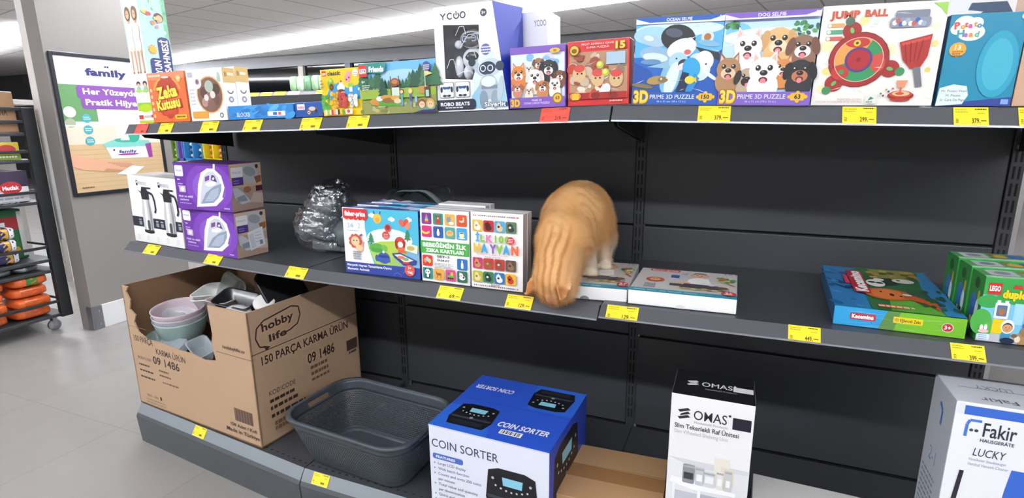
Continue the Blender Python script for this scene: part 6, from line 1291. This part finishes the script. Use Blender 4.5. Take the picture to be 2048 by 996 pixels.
# shelf unit picture
a.poly([(.04, .475), (.34, .45), (.86, .46), (.86, .48), (.36, .505), (.06, .51)], '#f6f6f8'); a.rect(.08, 0, .115, .48, '#f2f3f6'); a.rect(.40, 0, .44, .46, '#f2f3f6'); a.rect(.82, 0, .85, .46, '#eceef2'); a.rect(.115, .0, .40, .43, '#c2c4cc'); a.rect(.44, 0, .82, .435, '#b4b6be'); a.rect(.115, .33, .40, .345, '#f2f3f6'); a.rect(.44, .32, .82, .335, '#f2f3f6')
for x0, x1, y1, c in ((.2, .35, .60, '#8f9094'), (.36, .46, .595, '#c4c6cc'), (.47, .6, .58, '#d2d4d8'), (.62, .7, .595, '#e2e0d8'), (.72, .8, .61, '#c9cac8')):
    a.rrect(x0, .485, x1, y1, c, r=.15); a.rect(x0+.015, .51, x1-.015, .55, '#eef0f0' if c != '#8f9094' else '#3a3b40'); a.rect(x0, y1-.02, x1, y1-.008, '#a8aab0')
a.done('front_artwork', B.root)
a = B.art('T'); omas(a, .16, .42, .17, '#eceded', .38); a.text('Household Products', .4, .3, .05, '#a8a8ac', maxw=.38); a.rect(.74, .38, .98, .56, '#e4e4e6'); a.done('top_artwork', B.root)
a = B.art('L'); a.rect(0, 0, .03, 1, '#2a2270'); a.done('side_artwork', B.root)

# low white carton lower right, mostly below the frame
tl_ = at_z(1495, 953, BASE_Z+.19)
B = Box('appliance_carton', 'white appliance carton with steel picture, behind the tall wheeled shelf carton', 'carton', (.648, .02, -1.5, .30, .13, .17), BASE_Z+.001, cols=cols('#c9ccd0', '#b9bcc2', '#d4d2cf'), bevel=.002)
a = B.art('F'); a.ell(.35, .72, .14, .3, '#8f969e'); a.rect(.3, .4, .42, .86, '#a9b0b8'); a.rrect(.5, .3, .62, .86, '#dfe3e8', r=.2); a.circ(.05, .5, .12, '#3aa45c'); a.done('front_artwork', B.root)
a = B.art('T'); a.rect(.3, .02, .62, .16, '#a8825c'); a.circ(.66, .1, .09, '#f4f4f2'); a.done('top_artwork', B.root)

# vacuum carton, right edge
p = (1.001, -.040, -.5, .215, .142, .552)
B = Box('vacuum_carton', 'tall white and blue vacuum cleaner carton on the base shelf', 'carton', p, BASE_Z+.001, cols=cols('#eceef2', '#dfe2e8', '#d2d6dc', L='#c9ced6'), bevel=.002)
a = B.art('F'); a.rect(.07, .952, 1, .988, '#3565c4'); a.rect(0, .952, .07, .995, '#e2e6ec'); a.poly([(.47, .0), (1, 0), (1, .76), (.50, .76), (.43, .5)], '#3565c4'); a.poly([(.38, .76), (.49, .76), (.45, .5), (.38, .5)], '#eceef2')
a.line([(.105, .865), (.108, .915), (.125, .932), (.215, .932)], .010, '#4a78cc'); a.circ(.145, .893, .006, '#3a3f4c'); a.circ(.185, .893, .006, '#3a3f4c')
a.text('Fakir', .235, .875, .055, '#2f323a', bold=.012, maxw=.25); a.text('HAUSGERÄTE', .225, .852, .013, '#3a3d46', bold=.02, maxw=.255); a.text('LUCKY', .19, .793, .032, '#33363e', bold=.0, maxw=.24, shear=.12); a.text('Vertikaler Staubsauger', .165, .772, .011, '#8d98b8', maxw=.29); a.text('Vertical Vacuum Cleaner', .165, .752, .012, '#8a8e98', maxw=.31)
a.poly([(.115, .725), (.15, .725), (.125, .58), (.165, .42), (.04, .42), (.085, .58)], '#2a2530')
a.done('front_artwork', B.root)
a = B.art('L'); a.line([(.55, .84), (.55, .9), (.42, .92)], .016, '#4a78cc'); a.text('2-1', .3, .66, .06, '#7d90b4', rot=0, maxw=.3); a.lines(.1, .8, .6, 9, .025, .01, '#7d8698'); a.poly([(.55, .05), (1, .0), (1, .3), (.9, .34), (.7, .26)], '#3560b8'); a.lines(.1, .5, .22, 5, .04, .01, '#7d8698'); a.done('side_artwork', B.root)
a = B.art('T'); a.text('Fakir', .50, .25, .13, '#5a5f6c', bold=.01, maxw=.28, flip=True); a.text('LUCKY', .55, .68, .13, '#7a808c', maxw=.3, flip=True); a.line([(.1, .55), (.7, .55), (.8, .45)], .02, '#8a909c'); a.done('top_artwork', B.root)
# ================================================================== LEFT WALL POSTER
def poster():
    X = -3.232
    c = [at_x(107, 105, X), at_x(147, 388, X), at_x(318, 345, X)]
    y0, y1, z0, z1 = .755, 1.335, .885, 1.70
    t = thing('framed_poster', 'framed cleaning wipes poster with purple banner on the grey wall', 'poster', (X, y0, z0))
    W_, H_ = y1-y0, z1-z0; fr = mat('#2f3238', .3, metal=.4)
    MB().box((0, 0, 0), (.006, W_, H_), mat('#e4e2df', .4)).build('poster_sheet', t)
    f = MB()
    for a_, b_ in (((0, -.02, -.02), (.016, 0, H_+.02)), ((0, W_, -.02), (.016, W_+.02, H_+.02)), ((0, 0, -.02), (.016, W_, 0)), ((0, 0, H_), (.016, W_, H_+.02))): f.box(a_, b_, fr)
    f.build('frame', t, bevel=.003)
    a = Art((.0065, 0, 0), (0, 1, 0), (0, 0, 1), W_, H_)
    a.rect(0, 0, 1, .36, '#c9ad85'); a.rect(0, .36, 1, .52, '#dcd6c8'); a.poly([(0, .36), (.5, .36), (.5, .5), (.0, .5)], '#d6cdbb'); a.rect(0, .52, .34, .80, '#5f8f5c'); a.rect(.34, .5, 1, .8, '#e2dfd8'); a.rect(0, .8, 1, 1, '#e6e4e0')
    a.ell(.07, .60, .06, .04, '#e9e9e4'); a.ell(.94, .54, .08, .06, '#a8b07c'); a.rect(0, .50, .4, .53, '#dfe0de'); a.ell(.06, .52, .05, .035, '#9fa890'); a.line([(0, .5), (.45, .5)], .008, '#f2f0ea')
    for k in range(9): a.rect(0, .03+k*.036, 1, .034+k*.036, '#bf9f74')
    a.text('family', .50, .875, .05, '#2f2f6a', al='c', bold=.05, maxw=.43); a.circ(.50, .945, .008, '#2f2f6a'); a.circ(.525, .945, .008, '#2f2f6a')
    a.rrect(.17, .70, .86, .80, '#7d4a9c', r=.25); a.rrect(.20, .625, .88, .715, '#7d4a9c', r=.25)
    a.text('Her Yüzeyde', .52, .735, .042, '#ffffff', al='c', bold=.03, maxw=.58); a.text('Pratik Hijyen', .54, .655, .042, '#ffffff', al='c', bold=.03, maxw=.60)
    for k in range(3): a.circ(.22, .555-k*.085, .034, '#4aa0ac'); a.lines(.19, .26, .56-k*.085, 2, .014, .006, '#e2f2f2', jag=.05)
    a.O = a.O-a.U*(.12*W_)
    # wipes pack
    a.poly([(.46, .36), (.62, .40), (.98, .38), (1, .34), (.96, .30), (.5, .32)], '#7cc0b8'); a.poly([(.49, .33), (.97, .33), (.95, .24), (.53, .245)], '#e9edf0'); a.poly([(.93, .35), (1, .36), (1, .24), (.95, .24)], '#8a3a8c'); a.ell(.72, .385, .13, .018, '#3f9f8c'); a.ell(.8, .42, .08, .055, '#2f9a80'); a.poly([(.66, .385), (.68, .47), (.71, .52), (.74, .46), (.76, .385)], '#f4f5f4')
    a.text('family', .72, .285, .022, '#3a3a7a', al='c', bold=.05, maxw=.2); a.ell(.72, .272, .12, .008, '#8a3a8c'); a.circ(.57, .31, .008, '#3a3a7a')
    a.O = a.O+a.U*(.12*W_)
    # hand wiping the table
    a.poly([(0, .30), (.0, .20), (.12, .165), (.3, .15), (.5, .135), (.62, .155), (.66, .185), (.6, .205), (.38, .225), (.2, .255)], '#d3a184'); a.poly([(.3, .15), (.5, .135), (.55, .145), (.34, .17)], '#b98468')
    for k in range(4): a.line([(.36+.04*k, .215-.012*k), (.62+.02*k, .195-.012*k)], .007, '#c08c70')
    a.poly([(.44, .12), (.62, .18), (.76, .165), (.62, .10)], '#eeeeec'); a.rrect(.88, .02, 1, .06, '#b8323a', r=.3); a.text('şim', .92, .03, .022, '#ffffff', bold=.03, maxw=.07) if False else None
    a.text('şim', .93, .075, .03, '#b8323a', al='c', bold=.04, maxw=.1); a.lines(.06, .2, .03, 1, .1, .01, '#8a6a48'); a.done('printed_picture', t)
poster()

# ================================================================== RACK ON THE LEFT
RX0, RX1, RY0, RY1 = -3.93, -3.43, .05, .69
BLK = mat('#2c2f32', .45, metal=.3)
def rack():
    t = thing('display_rack', 'black wheeled display rack with wire guards beside the grey pillar', 'rack', (RX0, RY0, 0))
    W_, L_ = RX1-RX0, RY1-RY0
    for i, (x, y) in enumerate(((0, 0), (W_, 0), (0, L_), (W_, L_))):
        MB().box((x-.02, y-.045, .09), (x+.016, y+.02, 1.40), BLK).build('post', t, bevel=.003)
    for z in (.115, .405, .475, .84, 1.095, 1.255): MB().box((0, 0, z-.02), (W_, L_, z), mat('#3a3d40', .45, metal=.3)).build('shelf_tray', t, bevel=.003)
    for z in (.20, .555, .90, 1.145, 1.32, 1.395):
        g = MB(); g.box((W_-.006, 0, z-.012), (W_+.008, L_, z+.006), BLK); g.box((0, L_-.006, z-.01), (W_, L_+.006, z+.004), BLK); g.build('guard_rail', t, bevel=.002)
    for x, y in ((.06, .05), (W_-.06, .05), (.06, L_-.06), (W_-.06, L_-.06)):
        c = MB(); c.tube([(x-.012, y, .034), (x+.012, y, .034)], .034, mat('#8f9296', .5), n=18); c.box((x-.018, y-.012, .03), (x-.013, y+.012, .095), mat('#c2c5c8', .3, metal=.8)); c.box((x+.013, y-.012, .03), (x+.018, y+.012, .095), mat('#c2c5c8', .3, metal=.8)); c.build('caster', t)
rack()
def simple_pack(name, label, cat_, lo_, hi_, c, draw=None, group=None, bev=.004):
    t = thing(name, label, cat_, lo_, group=group); d = [hi_[i]-lo_[i] for i in range(3)]
    MB().box((0, 0, 0), d, paper(c)).build('carton', t, bevel=bev)
    if draw:
        a = Art((d[0], 0, 0), (0, 1, 0), (0, 0, 1), d[1], d[2]); draw(a); a.done('face_print', t)
    return t
KB = '#a07a58'
def kraft(a): a.text('JUMBO ANA', .35, .42, .2, '#5a4432', bold=.02, maxw=.5); a.lines(.1, .8, .2, 1, .1, .06, '#7a6048')
for k in range(2):
    simple_pack('brown_case', 'brown case printed with dark words on the rack top, %s' % ('nearer the left picture edge' if k == 0 else 'nearer the grey pillar'), 'carton', (-3.86, .06+.292*k, 1.257), (-3.46, .345+.292*k, 1.49), KB, kraft, 'brown cases on the rack top')
def colorful(cs):
    def f(a):
        a.rect(0, 0, 1, .3, cs[1]); a.ell(.5, .6, .35, .25, cs[2]); a.lines(.1, .9, .12, 1, .1, .1, '#ffffff')
    return f
for k, cs in enumerate((('#c9d2e8', '#3f7ac0', '#e8b83c'), ('#d9c24a', '#c9402e', '#5a8ac0'), ('#5a9ac9', '#2f5fa8', '#f2efe2'), ('#c9b83a', '#8aa83a', '#b83a3a'))):
    simple_pack('snack_box', 'small %s snack box on the second rack shelf' % ('blue and white', 'yellow and red', 'sky blue', 'olive yellow')[k], 'food box', (-3.60, .08+.138*k, 1.097), (-3.46, .205+.138*k, 1.20), cs[0], colorful(cs), 'small snack boxes on the rack')
def napkin(a):
    a.rect(0, .5, 1, 1, '#3a3048'); a.poly([(0, .3), (.5, .5), (0, .5)], '#3a3048'); a.ell(.66, .48, .2, .2, '#b8282a'); a.text('Mutfak', .66, .42, .12, '#ffffff', al='c', bold=.04, maxw=.3); a.lines(.1, .9, .12, 2, .12, .05, '#a8acb8'); a.lines(.2, .5, .35, 1, .1, .06, '#8a90a8')
for k in range(2): simple_pack('napkin_pack', 'white and dark purple napkin pack with red oval on the rack, %s' % ('left one' if k == 0 else 'right one'), 'napkin pack', (-3.80, .07+.285*k, .842), (-3.46, .345+.285*k, 1.03), '#e6e6ea', napkin, 'napkin packs on the rack', .012)
def green_case(a): a.rect(0, .6, 1, .85, '#a83034'); a.lines(.1, .9, .68, 1, .1, .08, '#ffffff'); a.rect(.1, .1, .9, .5, '#2f7a44'); a.circ(.7, .3, .13, '#7a4a2a'); a.circ(.85, .2, .06, '#d9b83c'); a.circ(.75, .14, .05, '#d9b83c'); a.lines(.15, .7, .44, 1, .1, .05, '#dfe9d0'); a.rect(.93, .05, 1, .95, '#f0f0ee')
simple_pack('tea_case', 'green and red printed case standing on the fourth rack shelf', 'carton', (-3.74, .25, .478), (-3.60, .625, .79), '#2f6f44', green_case)
def pouchy(name, label, cat_, c, r, m, band=None, group=None, rot=0.):
    t = thing(name, label, cat_, c, rot, group=group); mb = MB(); n = 28; rings = []
    for j in range(11):
        f = j/10*2-1; s = math.sqrt(max(0, 1-abs(f)**6)); y = f*r[1]
        rings.append([(r[0]*s*math.copysign(abs(math.cos(2*PI*k/n))**.5, math.cos(2*PI*k/n))+.002*math.sin(9*f+k), y, r[2]*(1+(max(s, .08))*math.copysign(abs(math.sin(2*PI*k/n))**.6, math.sin(2*PI*k/n)))+.0015*math.sin(7*k+4*j)) for k in range(n)])
    mb.smooth = True; mb.loft(rings, m); mb.build('pouch', t)
    if band:
        for y0_, y1_, cc_ in band:
            b = MB(); rr_ = []
            for f in np.linspace(y0_, y1_, 5):
                s = math.sqrt(max(0, 1-abs(f)**6))*1.012; rr_.append([(r[0]*s*math.copysign(abs(math.cos(2*PI*k/n))**.5, math.cos(2*PI*k/n)), f*r[1], r[2]*(1+s*math.copysign(abs(math.sin(2*PI*k/n))**.6, math.sin(2*PI*k/n)))) for k in range(n)])
            b.smooth = True; b.loft(rr_, mat(cc_, .3, coat=.3), False, False); b.build('printed_band', t)
    return t
GOLD = mat('#232a5c', .3, coat=.4)
for k in range(6):
    col_, lev = k % 2, k//2
    pouchy('food_pack', 'navy pack with gold and white bands, %s of its %s stack on the rack' % (('bottom', 'middle', 'top')[lev], ('left', 'right')[col_]), 'food pack', (-3.52, .25+.19*col_, .477+.075*lev), (.06, .088, .036), GOLD, [(.0, .42, '#c99a3c'), (.46, .8, '#e9e9ee')], 'navy and gold packs on the rack')
for k in range(4): pouchy('foil_pouch', 'silver foil pouch on the narrow rack shelf above the orange sacks, %s' % ('leftmost', 'second from the left', 'third from the left', 'rightmost')[k], 'food pouch', (-3.54, .12+.14*k, .407), (.066, .066, .022), mat('#c2c4c8', .25, metal=.8, bump=.6, bscale=30), None, 'silver foil pouches on the rack', .2*k-.2)
ORG = mat('#d2602c', .3, coat=.35, bump=.3, bscale=14)
for k in range(8):
    col_, lev = k % 2, k//2
    pouchy('orange_sack', 'orange sack, %s of four in the %s pile on the rack' % (('bottom', 'second from the bottom', 'second from the top', 'top with green patch')[lev], ('nearer', 'farther')[col_]), 'sack', (-3.555+.012*(lev % 2), .30+.228*col_+.006*(lev % 2), .118+.068*lev), (.10, .108, .033), ORG, [(-.25, .3, '#2f7a30')] if lev == 3 else [(-.5, .5, '#b9501f')], 'orange sacks on the rack')
# red and yellow cases seen above the rack
simple_pack('red_case', 'bright red case on a far shelf above the rack, beside the grey pillar', 'carton', (-5.05, .20, 1.50), (-4.75, .74, 1.88), '#c3342e')
simple_pack('yellow_case', 'yellow case beside the red case above the rack', 'carton', (-5.05, .755, 1.50), (-4.75, 1.02, 1.80), '#d9b01e')
sh = thing('wall_shelf', 'far light shelf unit carrying the red and yellow cases', 'shelf', (-5.2, 0, 0))
MB().box((0, -.3, 1.46), (.55, 1.4, 1.499), mat('#b9b6b2', .5)).build('shelf_board', sh, bevel=.003); MB().box((0, -.3, 0), (.03, 1.4, 1.46), mat('#b9b6b2', .5)).build('end_panel', sh)
MB().box((.5, -.3, 0), (.53, -.27, 1.46), mat('#b9b6b2', .5)).build('leg', sh); MB().box((.5, 1.37, 0), (.53, 1.4, 1.46), mat('#b9b6b2', .5)).build('leg', sh)

# ================================================================== SNACK STAND IN THE FAR AISLE
SY = 3.5
st = thing('snack_stand', 'brown snack stand seen through the gap between poster and shelves', 'shelf', (-6.6, SY, 0))
MB().box((0, .26, 0), (1.6, .28, 1.62), mat('#7d7068', .6)).build('back_board', st)
for z in (.40, .855, 1.25): MB().box((0, 0, z-.02), (1.6, .26, z), mat('#85776d', .6)).build('shelf_board', st, bevel=.003)
for x in (0, 1.58): MB().box((x, 0, 0), (x+.02, .26, 1.62), mat('#7d7068', .6)).build('side_panel', st)
def disp(label, x0, w_, c, rows, colsn, packs, h=.34, z=.857):
    t = thing('display_box', label, 'display box', (x0, SY-.01, z)); C_ = paper(c); m = MB()
    m.box((0, 0, 0), (w_, .2, .012), C_); m.box((0, .19, 0), (w_, .2, h), C_); n_ = colsn
    for k in range(n_+1): m.box((k*(w_-.02)/n_, 0, 0), (k*(w_-.02)/n_+.02, .2, h-.02), C_)
    m.box((0, 0, 0), (w_, .008, .05), C_); m.build('display_carton', t, bevel=.002); cw = (w_-.02)/n_
    for i in range(n_):
        for j in range(rows):
            b = MB(); L = cw-.026; cx = x0+.023+cw*i; zz = z+.052+(h-.06)*j/rows
            g = thing('snack_bar', 'snack bar in the %s, column %s, row %s from the bottom' % (label.split(' display')[0], ('one', 'two', 'three')[i], ('one', 'two', 'three', 'four', 'five')[j]), 'snack', (cx, SY+.03, zz), group='bars in the '+label.split(' display')[0])
            b.blob((L/2, .05, .024), (L/2, .05, .026), mat(packs[(i+j) % len(packs)], .3, coat=.4), n=12, k=8, M=Matrix.Rotation(random.uniform(-.12, .12), 4, 'Y')); b.build('wrapper', g)
disp('green striped display box of the far snack stand', -6.30, .30, '#6f9a3c', 4, 2, ['#e2c4b4', '#d9b9a8', '#e9d2c4', '#3a3230'])
disp('violet display box of the far snack stand', -5.99, .10, '#6a5fae', 4, 1, ['#c9b0d6', '#8a7ac0'], .30)
disp('blue display box of the far snack stand', -5.88, .33, '#2f7fc0', 4, 2, ['#e9e2d8', '#8a7464', '#f0ece4', '#6a5a50'])
disp('yellow display box of the far snack stand', -5.54, .33, '#d2c41e', 4, 2, ['#e0604a', '#d9705c', '#f09a84'])
disp('red display box of the far snack stand', -5.20, .10, '#b83a34', 4, 1, ['#e0604a', '#f2dcd4'], .30)

# ================================================================== NEXT SHELF RUN BEHIND
fr = thing('shop_shelving', 'dark next shelf run just visible above the blue flat boxes', 'shelf', (-3.46, 2.2, 0))
MB().box((0, .02, 0), (5.2, .06, 1.55), mat('#2f3033', .5)).build('back_panel', fr, bevel=.003)
MB().prism([(0, 1.515), (.025, 1.555), (.4, 1.555), (.4, 1.52)], lambda y, z: (0, y, z), lambda y, z: (5.2, y, z), mat('#6a6b6f', .4)).build('top_shelf', fr)
for k in range(9):
    x = -3.45+.145*k
    if k in (5,): continue
    tg = thing('price_tag', 'tiny yellow price tag in the row on the far shelf edge', 'price tag', (x, 2.2, 1.518), group='yellow tags along the far shelf edge')
    MB().prism([(-.0026, 0), (.0224, .038), (.0234, .036), (-.0010, -.001)], lambda y, z: (0, y, z), lambda y, z: (.115, y, z), mat(YEL if k != 4 else '#efe9d2', .4)).build('paper_slip', tg)
GB = [mat('#8fb08a', .4, coat=.3), mat('#b9cdb0', .4, coat=.3), mat('#5f8a68', .4, coat=.3)]
for k in range(6):
    x = -2.86+.075*k
    t = pouchy('green_bag', 'pale green bag standing in the row on the far shelf, behind the blue boxes', 'food bag', (x, 2.30, 1.556), (.034, .05, .06), GB[k % 3], None, 'pale green bags on the far shelf', 0)

# ------------------------------------------------------------------ a thing that is one mesh needs no empty above it
kids = {}
for o in list(SC.objects):
    if o.parent is not None: kids.setdefault(o.parent.name, []).append(o)
bpy.context.view_layer.update()
for e in [o for o in SC.objects if o.type == 'EMPTY']:
    ch = kids.get(e.name, [])
    if len(ch) == 1 and ch[0].name not in kids:
        m = ch[0]; nm = e.name; props = {k: e[k] for k in ('label', 'category', 'group') if k in e}
        loc, rot = e.location.copy(), e.rotation_euler.copy()
        m.parent = None; m.location = loc; m.rotation_euler = rot
        bpy.data.objects.remove(e); m.name = nm; m.data.name = nm
        for k, v in props.items(): m[k] = v
